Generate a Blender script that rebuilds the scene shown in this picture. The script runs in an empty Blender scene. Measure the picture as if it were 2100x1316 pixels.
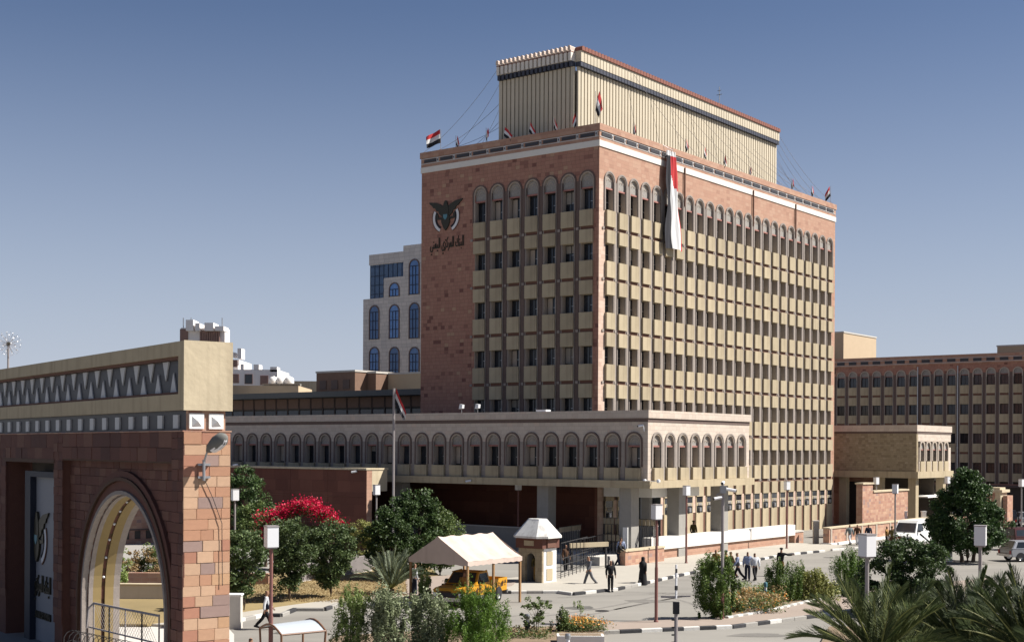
import bpy, bmesh, math, random
import numpy as np
from mathutils import Vector, Matrix
R = math.radians
rnd = random.Random(7)
scene = bpy.context.scene
COL = scene.collection

# ------------------------------------------------------------------ camera
F_PX, HOR, ROLL, CAM_H = 2791.07, 918.085, 0.0054, 8.0
cam_d = bpy.data.cameras.new('camera'); cam = bpy.data.objects.new('camera', cam_d); COL.objects.link(cam)
cam_d.sensor_width = 36; cam_d.lens = F_PX / 2100 * 36
cam_d.shift_y = (HOR - 658) / 2100
cam_d.clip_end = 6000; cam_d.clip_start = .5
cam_d.dof.use_dof = True; cam_d.dof.focus_distance = 95; cam_d.dof.aperture_fstop = 3.2
cam.matrix_world = Matrix.Translation((0, 0, CAM_H)) @ Matrix.Rotation(R(90), 4, 'X') @ Matrix.Rotation(ROLL, 4, 'Z')
scene.camera = cam

# ------------------------------------------------------------------ light
SUN_E = 47
w = bpy.data.worlds.new('World'); scene.world = w; w.use_nodes = True
nt = w.node_tree; nt.nodes.clear()
sky = nt.nodes.new('ShaderNodeTexSky'); sky.sky_type = 'NISHITA'; sky.sun_disc = False
sky.sun_elevation = R(SUN_E); sky.sun_rotation = R(90); sky.altitude = 2200
sky.air_density = 1.; sky.dust_density = 3.4; sky.ozone_density = 3.
hsv = nt.nodes.new('ShaderNodeHueSaturation'); hsv.inputs['Saturation'].default_value = 1.0; hsv.inputs['Value'].default_value = .84; hsv.inputs['Hue'].default_value = .505
bg = nt.nodes.new('ShaderNodeBackground'); bg.inputs['Strength'].default_value = .05
out = nt.nodes.new('ShaderNodeOutputWorld')
nt.links.new(sky.outputs[0], hsv.inputs['Color'])
# desert haze: the air pales towards the horizon, the same all round
tcw = nt.nodes.new('ShaderNodeTexCoord'); sw = nt.nodes.new('ShaderNodeSeparateXYZ'); nt.links.new(tcw.outputs['Generated'], sw.inputs[0])
def wm(op, a, b):
    n = nt.nodes.new('ShaderNodeMath'); n.operation = op; n.use_clamp = True
    for i, v in enumerate((a, b)):
        if isinstance(v, (int, float)): n.inputs[i].default_value = v
        else: nt.links.new(v, n.inputs[i])
    return n.outputs[0]
hf = wm('MULTIPLY', wm('POWER', wm('SUBTRACT', 1., wm('DIVIDE', sw.outputs[2], .33)), 1.55), 1.12)
mxw = nt.nodes.new('ShaderNodeMix'); mxw.data_type = 'RGBA'; nt.links.new(hf, mxw.inputs[0]); nt.links.new(hsv.outputs[0], mxw.inputs[6]); mxw.inputs[7].default_value = (5.05, 5.5, 6.5, 1)
nt.links.new(mxw.outputs[2], bg.inputs[0]); nt.links.new(bg.outputs[0], out.inputs[0])
sl = bpy.data.lights.new('sun', 'SUN'); sl.energy = 4.7; sl.angle = R(.55); sl.color = (1, .945, .86)
so = bpy.data.objects.new('sun', sl); COL.objects.link(so); so.rotation_euler = (0, R(90 - SUN_E), 0)
scene.view_settings.view_transform = 'Standard'; scene.view_settings.look = 'None'
scene.view_settings.exposure = 1.05; scene.view_settings.gamma = 1
scene.cycles.max_bounces = 6; scene.cycles.diffuse_bounces = 3; scene.cycles.transparent_max_bounces = 8

# ------------------------------------------------------------------ survey helpers: metres from sight lines
TH = .6525
AX = Vector((math.cos(TH), -math.sin(TH))); BX = Vector((math.sin(TH), math.cos(TH))); TC = Vector((6.6575, 105.67))
GT = .948
GAX = Vector((math.cos(GT), -math.sin(GT))); GBX = Vector((math.sin(GT), math.cos(GT))); GC = Vector((-10.14, 42.))
def ray(px, py):
    dx, dy = px - 1050, py - HOR; c, s = math.cos(ROLL), math.sin(ROLL)
    return (c*dx + s*dy) / F_PX, -(-s*dx + c*dy) / F_PX
def spot(px, py, z=0):
    a, b = ray(px, py); y = (z - CAM_H) / b
    return Vector((a*y, y, z))
def atY(px, py, Y):
    a, b = ray(px, py); return Vector((a*Y, Y, CAM_H + b*Y))
def onb(px, py, b):
    r, v = ray(px, py); d = Vector((r, 1)); t = (b + TC.dot(BX)) / d.dot(BX)
    return (d*t - TC).dot(AX), CAM_H + v*t
def ona(px, py, a):
    r, v = ray(px, py); d = Vector((r, 1)); t = (a + TC.dot(AX)) / d.dot(AX)
    return (d*t - TC).dot(BX), CAM_H + v*t
def loc2w(a, b, z=0):
    q = TC + AX*a + BX*b; return Vector((q.x, q.y, z))
def w2loc(p):
    q = Vector((p[0], p[1])) - TC; return q.dot(AX), q.dot(BX)

# ------------------------------------------------------------------ materials
MATS = {}
K_ALB = .77
def newmat(name):
    m = bpy.data.materials.new(name); m.use_nodes = True
    MATS[name] = m
    return m, m.node_tree, m.node_tree.nodes['Principled BSDF']
def N(nt, t, **kw):
    n = nt.nodes.new(t)
    for k, v in kw.items():
        if hasattr(n, k): setattr(n, k, v)
    return n
def math_n(nt, op, a, b=None):
    n = nt.nodes.new('ShaderNodeMath'); n.operation = op
    for i, v in enumerate((a, b)):
        if v is None: continue
        if isinstance(v, (int, float)): n.inputs[i].default_value = v
        else: nt.links.new(v, n.inputs[i])
    return n.outputs[0]
def mixc(nt, fac, c1, c2, mode='MIX'):
    n = nt.nodes.new('ShaderNodeMix'); n.data_type = 'RGBA'; n.blend_type = mode
    for i, v in ((0, fac), (6, c1), (7, c2)):
        if isinstance(v, (int, float)): n.inputs[i].default_value = v
        elif isinstance(v, tuple): n.inputs[i].default_value = (*v[:3], 1)
        else: nt.links.new(v, n.inputs[i])
    return n.outputs[2]
def plain(name, col, rough=.85, var=.12, scale=3., bump=.0, metal=0, spec=.3, tint=None, stretch=(1, 1, 1), streak=0, rnd_obj=0):
    col = tuple(v*K_ALB for v in col); tint = tuple(v*K_ALB for v in tint) if tint else None
    m, nt, bs = newmat(name)
    bs.inputs['Roughness'].default_value = rough; bs.inputs['Metallic'].default_value = metal
    bs.inputs['Specular IOR Level'].default_value = spec
    tc = N(nt, 'ShaderNodeTexCoord'); mp = N(nt, 'ShaderNodeMapping'); mp.inputs['Scale'].default_value = stretch
    nt.links.new(tc.outputs['Object'], mp.inputs[0])
    nz = N(nt, 'ShaderNodeTexNoise'); nz.inputs['Scale'].default_value = scale; nz.inputs['Detail'].default_value = 6; nz.inputs['Roughness'].default_value = .65
    nt.links.new(mp.outputs[0], nz.inputs['Vector'])
    v = math_n(nt, 'MULTIPLY_ADD', nz.outputs[0], 2*var*1.6); v.node.inputs[2].default_value = 1 - var*1.6
    c = mixc(nt, 1., (*col, 1), v, 'MULTIPLY')
    if streak:
        mp2 = N(nt, 'ShaderNodeMapping'); mp2.inputs['Scale'].default_value = (2.2, 2.2, .16)
        nt.links.new(tc.outputs['Object'], mp2.inputs[0])
        n2 = N(nt, 'ShaderNodeTexNoise'); n2.inputs['Scale'].default_value = 1.3; n2.inputs['Detail'].default_value = 5
        nt.links.new(mp2.outputs[0], n2.inputs['Vector'])
        f = math_n(nt, 'MULTIPLY', math_n(nt, 'MAXIMUM', math_n(nt, 'SUBTRACT', n2.outputs[0], .5), 0), streak*6)
        c = mixc(nt, math_n(nt, 'MINIMUM', f, .8), c, (col[0]*.42, col[1]*.38, col[2]*.36, 1))
    if tint:
        n3 = N(nt, 'ShaderNodeTexNoise'); n3.inputs['Scale'].default_value = scale*.25; n3.inputs['Detail'].default_value = 3
        nt.links.new(mp.outputs[0], n3.inputs['Vector'])
        cr = math_n(nt, 'MULTIPLY', math_n(nt, 'SUBTRACT', n3.outputs[0], .42), 3.2); cr.node.use_clamp = True
        c = mixc(nt, cr, c, (*tint, 1))
    if rnd_obj:
        oi = N(nt, 'ShaderNodeObjectInfo')
        v2 = math_n(nt, 'MULTIPLY_ADD', oi.outputs['Random'], 2*rnd_obj); v2.node.inputs[2].default_value = 1 - rnd_obj
        c = mixc(nt, 1., c, v2, 'MULTIPLY')
    nt.links.new(c, bs.inputs['Base Color'])
    if bump:
        b = N(nt, 'ShaderNodeBump'); b.inputs['Strength'].default_value = bump; b.inputs['Distance'].default_value = .03
        n4 = N(nt, 'ShaderNodeTexNoise'); n4.inputs['Scale'].default_value = scale*6; n4.inputs['Detail'].default_value = 4
        nt.links.new(mp.outputs[0], n4.inputs['Vector']); nt.links.new(n4.outputs[0], b.inputs['Height']); nt.links.new(b.outputs[0], bs.inputs['Normal'])
    return m
def blocks(name, cols, bw=.5, bh=.3, mortar=.012, mcol=(.3, .24, .2), contrast=1., noise=.12, bump=.5):
    """ashlar cladding laid in courses: every block gets its own colour; uses the UV map in metres"""
    cols = [(tuple(v*K_ALB for v in c), g) for c, g in cols]; mcol = tuple(v*K_ALB for v in mcol)
    m, nt, bs = newmat(name); bs.inputs['Roughness'].default_value = .85; bs.inputs['Specular IOR Level'].default_value = .25
    uv = N(nt, 'ShaderNodeUVMap'); sep = N(nt, 'ShaderNodeSeparateXYZ'); nt.links.new(uv.outputs[0], sep.inputs[0])
    vy = math_n(nt, 'DIVIDE', sep.outputs[1], bh); row = math_n(nt, 'FLOOR', vy)
    wn0 = N(nt, 'ShaderNodeTexWhiteNoise'); wn0.noise_dimensions = '1D'; nt.links.new(row, wn0.inputs['W'])
    vx = math_n(nt, 'ADD', math_n(nt, 'DIVIDE', sep.outputs[0], bw), math_n(nt, 'MULTIPLY', wn0.outputs['Value'], 3.))
    colm = math_n(nt, 'FLOOR', vx)
    cmb = N(nt, 'ShaderNodeCombineXYZ'); nt.links.new(colm, cmb.inputs[0]); nt.links.new(row, cmb.inputs[1])
    wn = N(nt, 'ShaderNodeTexWhiteNoise'); wn.noise_dimensions = '2D'; nt.links.new(cmb.outputs[0], wn.inputs['Vector'])
    cr = N(nt, 'ShaderNodeValToRGB'); cr.color_ramp.interpolation = 'CONSTANT'
    els = cr.color_ramp.elements
    while len(els) < len(cols): els.new(.5)
    tot = sum(x[1] for x in cols); acc = 0
    for e, (c, wgt) in zip(els, cols): e.position = acc / tot; e.color = (*c, 1); acc += wgt
    nt.links.new(wn.outputs['Value'], cr.inputs[0])
    nz = N(nt, 'ShaderNodeTexNoise'); nz.inputs['Scale'].default_value = 1.4; nz.inputs['Detail'].default_value = 8; nz.inputs['Roughness'].default_value = .7
    tc = N(nt, 'ShaderNodeTexCoord'); nt.links.new(tc.outputs['Object'], nz.inputs['Vector'])
    v = math_n(nt, 'MULTIPLY_ADD', nz.outputs[0], noise*3.2); v.node.inputs[2].default_value = 1 - noise*1.6
    c = mixc(nt, 1., cr.outputs[0], v, 'MULTIPLY')
    fx = math_n(nt, 'FRACT', vx); fy = math_n(nt, 'FRACT', vy)
    ex = math_n(nt, 'LESS_THAN', math_n(nt, 'MINIMUM', fx, math_n(nt, 'SUBTRACT', 1., fx)), mortar/bw)
    ey = math_n(nt, 'LESS_THAN', math_n(nt, 'MINIMUM', fy, math_n(nt, 'SUBTRACT', 1., fy)), mortar/bh)
    e = math_n(nt, 'MAXIMUM', ex, ey)
    c = mixc(nt, math_n(nt, 'MULTIPLY', e, .7), c, (*mcol, 1))
    nt.links.new(c, bs.inputs['Base Color'])
    b = N(nt, 'ShaderNodeBump'); b.inputs['Strength'].default_value = bump; b.inputs['Distance'].default_value = .01
    hgt = math_n(nt, 'SUBTRACT', nz.outputs[0], e); nt.links.new(hgt, b.inputs['Height']); nt.links.new(b.outputs[0], bs.inputs['Normal'])
    return m
def leafmat(name, c1, c2, trans=.25, rough=.55):
    m, nt, bs = newmat(name)
    c1 = tuple(v*1.05 for v in c1); c2 = tuple(v*1.15 for v in c2)
    g = N(nt, 'ShaderNodeNewGeometry'); c = mixc(nt, g.outputs['Random Per Island'], (*c1, 1), (*c2, 1))
    oi = N(nt, 'ShaderNodeObjectInfo'); v = math_n(nt, 'MULTIPLY_ADD', oi.outputs['Random'], .3); v.node.inputs[2].default_value = .85
    c = mixc(nt, 1., c, v, 'MULTIPLY')
    nt.links.new(c, bs.inputs['Base Color']); bs.inputs['Roughness'].default_value = rough; bs.inputs['Specular IOR Level'].default_value = .35
    tr = N(nt, 'ShaderNodeBsdfTranslucent'); nt.links.new(c, tr.inputs[0])
    mx = N(nt, 'ShaderNodeMixShader'); mx.inputs[0].default_value = trans
    nt.links.new(bs.outputs[0], mx.inputs[1]); nt.links.new(tr.outputs[0], mx.inputs[2])
    nt.links.new(mx.outputs[0], nt.nodes['Material Output'].inputs[0])
    return m
def glassmat(name, col, rough=.12, spec=.5):
    m, nt, bs = newmat(name)
    oi = N(nt, 'ShaderNodeObjectInfo')
    tc = N(nt, 'ShaderNodeTexCoord'); nz = N(nt, 'ShaderNodeTexNoise'); nz.inputs['Scale'].default_value = 1.6
    ad = N(nt, 'ShaderNodeVectorMath'); ad.operation = 'ADD'
    nt.links.new(tc.outputs['Object'], ad.inputs[0]); nt.links.new(oi.outputs['Location'], ad.inputs[1]); nt.links.new(ad.outputs[0], nz.inputs['Vector'])
    f = math_n(nt, 'MULTIPLY', nz.outputs[0], oi.outputs['Random'])
    c = mixc(nt, f, (*col, 1), (col[0]*4 + .02, col[1]*4 + .02, col[2]*4 + .02, 1))
    nt.links.new(c, bs.inputs['Base Color']); bs.inputs['Roughness'].default_value = rough; bs.inputs['Specular IOR Level'].default_value = spec
    return m
M = MATS
blocks('red_stone', [((.42, .22, .16), 6), ((.40, .205, .15), 5), ((.44, .235, .17), 3), ((.30, .145, .11), .9), ((.48, .30, .20), .6), ((.22, .10, .08), .4)], .42, .3, .01, (.2, .11, .085))
blocks('red_stone_smooth', [((.45, .265, .19), 5), ((.47, .285, .205), 4), ((.49, .31, .225), 3), ((.40, .23, .165), 1)], .6, .3, .008, (.33, .2, .15), noise=.08)
blocks('pink_stone', [((.47, .27, .19), 5), ((.52, .32, .23), 4), ((.42, .23, .17), 3), ((.36, .24, .21), 1), ((.56, .36, .25), 1)], .45, .25, .01, (.45, .34, .27))
blocks('podium_stone', [((.62, .535, .455), 5), ((.65, .56, .475), 4), ((.59, .50, .425), 3), ((.65, .53, .44), 1)], .5, .3, .007, (.36, .3, .26), noise=.08)
blocks('grey_ashlar', [((.62, .585, .56), 5), ((.66, .62, .59), 4), ((.58, .55, .53), 3)], 1.0, .55, .02, (.28, .27, .26), noise=.05)
blocks('pale_ashlar', [((.62, .56, .5), 5), ((.66, .6, .54), 4)], 1.0, .5, .01, (.5, .46, .42), noise=.06)
blocks('portico_stone', [((.36, .295, .195), 5), ((.39, .32, .215), 4), ((.3, .24, .16), 2), ((.42, .35, .25), 1)], .34, .22, .01, (.27, .22, .15))
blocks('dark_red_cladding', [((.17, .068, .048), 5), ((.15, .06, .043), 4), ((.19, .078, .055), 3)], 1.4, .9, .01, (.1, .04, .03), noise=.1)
plain('beige_precast', (.475, .398, .272), .85, .09, 2.2, .25, streak=.3, rnd_obj=.1)
plain('beige_beam', (.50, .415, .28), .88, .13, 1., .35, streak=.28)
plain('tin_roof', (.80, .80, .77), .6, .14, 2., .3, streak=.4)
blocks('corner_stone', [((.62, .46, .37), 3), ((.66, .5, .41), 3), ((.56, .4, .32), 2)], .6, .3, .008, (.45, .33, .27), noise=.08)
plain('cream_plaster', (.60, .51, .36), .88, .12, .9, .35, streak=.22)
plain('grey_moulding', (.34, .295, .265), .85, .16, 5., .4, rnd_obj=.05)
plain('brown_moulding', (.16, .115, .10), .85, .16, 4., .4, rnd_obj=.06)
plain('carved_grey', (.36, .34, .315), .9, .35, 9., 1.)
plain('cream_moulding', (.47, .40, .335), .85, .1, 4., .3)
plain('white_band', (.80, .765, .70), .8, .05, 2., .1)
plain('band_red', (.175, .09, .065), .85, .12, 5., .2)
plain('lintel_red', (.37, .17, .145), .8, .15, 6., .1)
plain('dark_tile', (.055, .055, .062), .5, .15, 6.)
plain('pale_tile', (.6, .6, .6), .6, .08, 6.)
plain('fin_beige', (.60, .53, .41), .85, .06, 1.5, .1, rnd_obj=.05)
plain('fin_white', (.80, .74, .66), .8, .05, 3.)
plain('fin_orange', (.25, .10, .075), .8, .1, 3.)
plain('fin_dark', (.06, .065, .09), .6, .1, 3.)
plain('roof_grey', (.17, .17, .16), .9, .1, 2.)
plain('wall_inner', (.10, .085, .07), .9, .1, 2.)
plain('concrete', (.36, .345, .32), .9, .1, 2.5, .3, streak=.1)
plain('concrete_pale', (.62, .59, .545), .9, .07, 2., .2, streak=.08)
plain('white_paint', (.96, .95, .92), .6, .05, 3., .05)
plain('white_parapet', (.82, .80, .76), .7, .04, 2., .1, streak=.06)
plain('black_paint', (.035, .035, .04), .6, .25, 6.)
plain('dark_metal', (.03, .03, .033), .5, .1, 4.)
plain('bronze', (.055, .05, .035), .5, .15, 6., metal=.3)
plain('steel', (.42, .43, .45), .4, .08, 4., metal=.6)
plain('pole_paint', (.34, .31, .31), .5, .1, 2.)
plain('pole_rust', (.26, .12, .105), .55, .15, 3.)
plain('lamp_white', (.88, .89, .92), .4, .03, 2.)
plain('asphalt', (.262, .248, .225), .92, .15, .35, .3, tint=(.32, .305, .275), stretch=(.5, 1.6, 1))
plain('tyre_mark', (.225, .212, .195), .9, .15, .8, stretch=(.3, 2, 1))
plain('paving_pink', (.36, .295, .25), .9, .1, .9, .2)
plain('paving_pale', (.46, .43, .375), .9, .07, .8, .1)
plain('dry_grass', (.33, .25, .12), 1., .3, .8, .5, tint=(.24, .185, .09))
plain('soil', (.25, .185, .125), 1., .3, 2., .6)
plain('kerb_white', (.68, .665, .63), .8, .12, 4., .3, rnd_obj=.1)
plain('kerb_black', (.045, .045, .05), .8, .3, 4., .3, rnd_obj=.2)
plain('bark', (.13, .095, .07), .95, .25, 6., .8)
plain('canvas_cream', (.64, .52, .45), .85, .1, 1.2, .2, streak=.15)
plain('wood_tan', (.36, .21, .1), .7, .15, 4.)
plain('gold_paint', (.62, .30, .02), .45, .05, 2.)
plain('orange_brown', (.24, .07, .02), .45, .1, 2.)
plain('camo_dark', (.09, .045, .015), .5, .2, 4.)
plain('van_white', (1., 1., .98), .3, .02, 1., spec=.5)
plain('car_silver', (.42, .43, .46), .3, .03, 1., metal=.4, spec=.5)
plain('car_dark', (.03, .032, .045), .3, .05, 1., spec=.5)
plain('car_maroon', (.07, .02, .02), .3, .05, 1., spec=.5)
plain('chrome', (.5, .5, .5), .25, .03, 2., metal=.8)
plain('tyre', (.02, .02, .02), .9, .1, 5.)
plain('tail_red', (.45, .03, .02), .4, .05, 2.)
plain('indicator', (.75, .25, .03), .4, .05, 2.)
plain('teal_paint', (.12, .28, .34), .5, .1, 3.)
plain('sheet_white', (.52, .57, .62), .4, .05, 1.)
plain('brown_metal', (.20, .095, .05), .5, .15, 5.)
plain('flag_red', (.55, .035, .04), .8, .05, 2.)
plain('flag_white', (.80, .80, .80), .8, .05, 2.)
plain('flag_black', (.02, .02, .028), .8, .05, 2.)
plain('skin', (.30, .16, .10), .6, .08, 8.)
plain('hair', (.012, .01, .01), .7, .1, 8.)
for n_, c_ in dict(cl_black=(.015, .015, .018), cl_grey=(.13, .135, .15), cl_navy=(.02, .025, .05), cl_white=(.72, .74, .78), cl_blue=(.32, .38, .55),
                   cl_olive=(.13, .105, .035), cl_khaki=(.42, .24, .07), cl_brown=(.11, .055, .03), cl_camo=(.30, .165, .05), cl_teal=(.2, .24, .25)).items():
    plain(n_, c_, .9, .25, 9.)
glassmat('window_glass', (.012, .014, .018)); glassmat('blue_glass', (.035, .085, .20), .15); glassmat('car_glass', (.015, .018, .022), .08)
glassmat('blue_glass_dark', (.012, .028, .06), .12)
plain('blue_frame', (.012, .025, .06), .5, .1, 3.)
plain('brick_brown', (.24, .15, .11), .9, .15, 2., .3); plain('tan_plaster', (.58, .45, .31), .9, .06, 1., .1); plain('far_white', (.95, .9, .87), .9, .05, 1., .1, streak=.1)
plain('far_brown', (.30, .19, .16), .9, .1, 2.)
plain('navy_frame', (.02, .026, .045), .6, .1, 3.); plain('sign_white', (.27, .28, .31), .6, .05, .8)
plain('yellow_soffit', (.30, .22, .095), .8, .08, 2.); plain('soffit_brown', (.10, .055, .035), .8, .1, 2.)
leafmat('leaf_citrus', (.035, .062, .02), (.11, .15, .055)); leafmat('leaf_dark', (.022, .045, .014), (.065, .105, .03))
leafmat('leaf_mid', (.05, .085, .025), (.13, .17, .05)); leafmat('leaf_bright', (.045, .095, .01), (.10, .17, .022))
leafmat('leaf_grey', (.13, .16, .085), (.24, .27, .16)); leafmat('leaf_lime', (.11, .17, .04), (.22, .28, .09)); leafmat('leaf_yellowish', (.14, .16, .04), (.26, .26, .09))
leafmat('leaf_palm', (.035, .055, .018), (.11, .125, .045), .2); leafmat('leaf_palm_dark', (.018, .032, .010), (.06, .08, .026), .15)
leafmat('leaf_ficus', (.014, .032, .01), (.045, .085, .02), .15); leafmat('leaf_conifer', (.05, .095, .02), (.11, .16, .03))
leafmat('leaf_datepalm', (.09, .115, .07), (.18, .21, .14), .2)
leafmat('petal_red', (.30, .004, .03), (.55, .008, .06), .3); leafmat('petal_orange', (.6, .2, .05), (.75, .42, .08), .3); leafmat('leaf_dry', (.2, .13, .06), (.34, .25, .12))
blocks('gate_fill', [((.58, .44, .34), 3), ((.55, .42, .33), 3)], .5, .3, .01, (.2, .14, .11))
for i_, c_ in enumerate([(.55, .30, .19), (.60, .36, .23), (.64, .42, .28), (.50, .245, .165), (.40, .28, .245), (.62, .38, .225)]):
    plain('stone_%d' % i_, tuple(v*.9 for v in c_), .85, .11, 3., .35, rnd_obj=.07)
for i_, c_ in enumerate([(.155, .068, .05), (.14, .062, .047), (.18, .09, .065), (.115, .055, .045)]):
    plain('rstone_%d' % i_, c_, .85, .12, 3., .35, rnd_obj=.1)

# ------------------------------------------------------------------ mesh builder
class MB:
    def __init__(s): s.v = []; s.f = []; s.m = []; s.mats = []
    def mi(s, mat):
        if mat not in s.mats: s.mats.append(mat)
        return s.mats.index(mat)
    def poly(s, pts, mat):
        n = len(s.v); s.v += [tuple(p) for p in pts]; s.f.append(tuple(range(n, n + len(pts)))); s.m.append(s.mi(mat))
    def box(s, x0, x1, y0, y1, z0, z1, mat):
        n = len(s.v); s.v += [(x0, y0, z0), (x1, y0, z0), (x1, y1, z0), (x0, y1, z0), (x0, y0, z1), (x1, y0, z1), (x1, y1, z1), (x0, y1, z1)]
        k = s.mi(mat)
        for q in ((0, 3, 2, 1), (4, 5, 6, 7), (0, 1, 5, 4), (1, 2, 6, 5), (2, 3, 7, 6), (3, 0, 4, 7)):
            s.f.append(tuple(n + i for i in q)); s.m.append(k)
        return s
    def prism(s, poly, y0, y1, mat, axis='y'):
        """poly: list of (x,z), extruded along y (or list of (x,y) extruded along z)"""
        n = len(s.v); m = len(poly)
        if axis == 'y': s.v += [(p[0], y0, p[1]) for p in poly] + [(p[0], y1, p[1]) for p in poly]
        else: s.v += [(p[0], p[1], y0) for p in poly] + [(p[0], p[1], y1) for p in poly]
        k = s.mi(mat); s.f.append(tuple(range(n, n+m))); s.f.append(tuple(range(n+2*m-1, n+m-1, -1))); s.m += [k, k]
        for i in range(m):
            j = (i+1) % m; s.f.append((n+i, n+m+i, n+m+j, n+j)); s.m.append(k)
        return s
    def strip(s, outer, inner, y0, y1, mat):
        """closed band between two equally long open polylines in xz, extruded y0..y1"""
        for i in range(len(outer)-1):
            s.prism([outer[i], outer[i+1], inner[i+1], inner[i]], y0, y1, mat)
        return s
    def tube(s, pts, r, mat, n=6, cap=True):
        pts = [Vector(p) for p in pts]; rs = r if isinstance(r, (list, tuple)) else [r]*len(pts)
        base = len(s.v); k = s.mi(mat); up0 = Vector((0, 0, 1))
        for i, p in enumerate(pts):
            t = (pts[min(i+1, len(pts)-1)] - pts[max(i-1, 0)]).normalized()
            a = t.cross(up0)
            if a.length < .05: a = t.cross(Vector((1, 0, 0)))
            a.normalize(); b = a.cross(t)
            for j in range(n):
                q = p + (a*math.cos(2*math.pi*j/n) + b*math.sin(2*math.pi*j/n))*rs[i]; s.v.append(tuple(q))
        for i in range(len(pts)-1):
            for j in range(n):
                j2 = (j+1) % n; s.f.append((base+i*n+j, base+i*n+j2, base+(i+1)*n+j2, base+(i+1)*n+j)); s.m.append(k)
        if cap:
            s.f.append(tuple(base+j for j in range(n))); s.f.append(tuple(base+(len(pts)-1)*n+j for j in reversed(range(n)))); s.m += [k, k]
        return s
    def lathe(s, prof, mat, n=12, c=(0, 0), ang0=0, caps=False):
        base = len(s.v); k = s.mi(mat)
        for (r, z) in prof:
            for j in range(n):
                a = ang0 + 2*math.pi*j/n; s.v.append((c[0]+r*math.cos(a), c[1]+r*math.sin(a), z))
        for i in range(len(prof)-1):
            for j in range(n):
                j2 = (j+1) % n; s.f.append((base+i*n+j, base+i*n+j2, base+(i+1)*n+j2, base+(i+1)*n+j)); s.m.append(k)
        if caps:
            s.f.append(tuple(base+j for j in reversed(range(n)))); s.f.append(tuple(base+(len(prof)-1)*n+j for j in range(n))); s.m += [k, k]
        return s
    def mesh(s, name, smooth=False, fix=True):
        me = bpy.data.meshes.new(name); me.from_pydata(s.v, [], s.f)
        for m in s.mats: me.materials.append(MATS[m])
        me.polygons.foreach_set('material_index', s.m)
        if fix and len(s.f) < 20000:
            bm = bmesh.new(); bm.from_mesh(me)
            if smooth: bmesh.ops.remove_doubles(bm, verts=bm.verts, dist=1e-5)
            bmesh.ops.recalc_face_normals(bm, faces=bm.faces); bm.to_mesh(me); bm.free()
        uv = me.uv_layers.new(name='UVMap')
        me.update()
        nl = len(me.loops); vi = np.empty(nl, 'i'); me.loops.foreach_get('vertex_index', vi)
        co = np.empty(len(me.vertices)*3, 'f'); me.vertices.foreach_get('co', co); co = co.reshape(-1, 3)
        nr = np.empty(len(me.polygons)*3, 'f'); me.polygons.foreach_get('normal', nr); nr = np.abs(nr.reshape(-1, 3))
        lt = np.empty(len(me.polygons), 'i'); me.polygons.foreach_get('loop_total', lt)
        ax = np.repeat(nr.argmax(1), lt); c = co[vi]
        u = np.where(ax == 0, c[:, 1], c[:, 0]); v = np.where(ax == 2, c[:, 1], c[:, 2])
        uv.data.foreach_set('uv', np.stack([u, v], 1).ravel().astype('f'))
        if smooth: me.polygons.foreach_set('use_smooth', [True]*len(me.polygons))
        return me
    def obj(s, name, parent=None, loc=None, rz=0, smooth=False, fix=True):
        return link(name, s.mesh(name, smooth, fix), parent, loc, rz)
def link(name, me, parent=None, loc=None, rz=0):
    o = bpy.data.objects.new(name, me); COL.objects.link(o)
    if parent: o.parent = parent
    if loc is not None: o.location = loc
    if rz: o.rotation_euler = (0, 0, rz)
    return o
def tag(o, label=None, cat=None, group=None, kind=None):
    for k, v in (('label', label), ('category', cat), ('group', group), ('kind', kind)):
        if v: o[k] = v
    return o
def thing(name, label, cat, loc=(0, 0, 0), rz=0, group=None):
    return tag(link(name, None, None, loc, rz), label, cat, group)
def tree_copy(o, loc=None, rz=None, label=None, parent=None, scale=None):
    c = o.copy(); COL.objects.link(c)
    if parent: c.parent = parent
    if loc is not None: c.location = loc
    if rz is not None: c.rotation_euler = (0, 0, rz)
    if scale is not None: c.scale = (scale,)*3 if isinstance(scale, (int, float)) else scale
    if label: c['label'] = label
    for ch in list(o.children): tree_copy(ch, parent=c)
    return c
def arc(cx, cz, r, n=10, a0=180, a1=0):
    return [(cx + r*math.cos(R(a0 + (a1-a0)*i/n)), cz + r*math.sin(R(a0 + (a1-a0)*i/n))) for i in range(n+1)]
TROT = -TH   # rotation of the bank's own axes

# ------------------------------------------------------------------ SETTING
def flat(name, pts, z, mat, thick=0):
    m = MB()
    if thick: m.prism([(p[0], p[1]) for p in pts], z - thick, z, mat, 'z')
    else: m.poly([(p[0], p[1], z) for p in pts], mat)
    return tag(m.obj(name), kind='structure')
g = MB(); g.poly([(-3000, -200, 0), (3000, -200, 0), (3000, 5000, 0), (-3000, 5000, 0)], 'asphalt'); tag(g.obj('ground'), kind='structure')
S = lambda *a: spot(*a)
kerbA = [S(430, 1290), S(500, 1272), S(540, 1264), S(575, 1264), S(605, 1252), S(665, 1252), S(690, 1243), S(820, 1239), S(845, 1240), S(950, 1217), S(1145, 1216), S(1175, 1220), S(1265, 1210), S(1400, 1180), S(1500, 1160), S(1600, 1140), S(1690, 1131)]
side = kerbA + [loc2w(12.2, 18.2), loc2w(7, 18), loc2w(7.2, -4.8), loc2w(8.6, -5.5), loc2w(8.6, -22), loc2w(7, -34), loc2w(5, -45), loc2w(3.5, -52)]
flat('sidewalk', side, .12, 'paving_pale', .3)
gard = [loc2w(9.2, -52), S(500, 1252), S(590, 1243), S(700, 1234), S(828, 1232), loc2w(8.2, -29), loc2w(-1, -22), loc2w(-1.5, -38), loc2w(-3, -60)]
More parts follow.
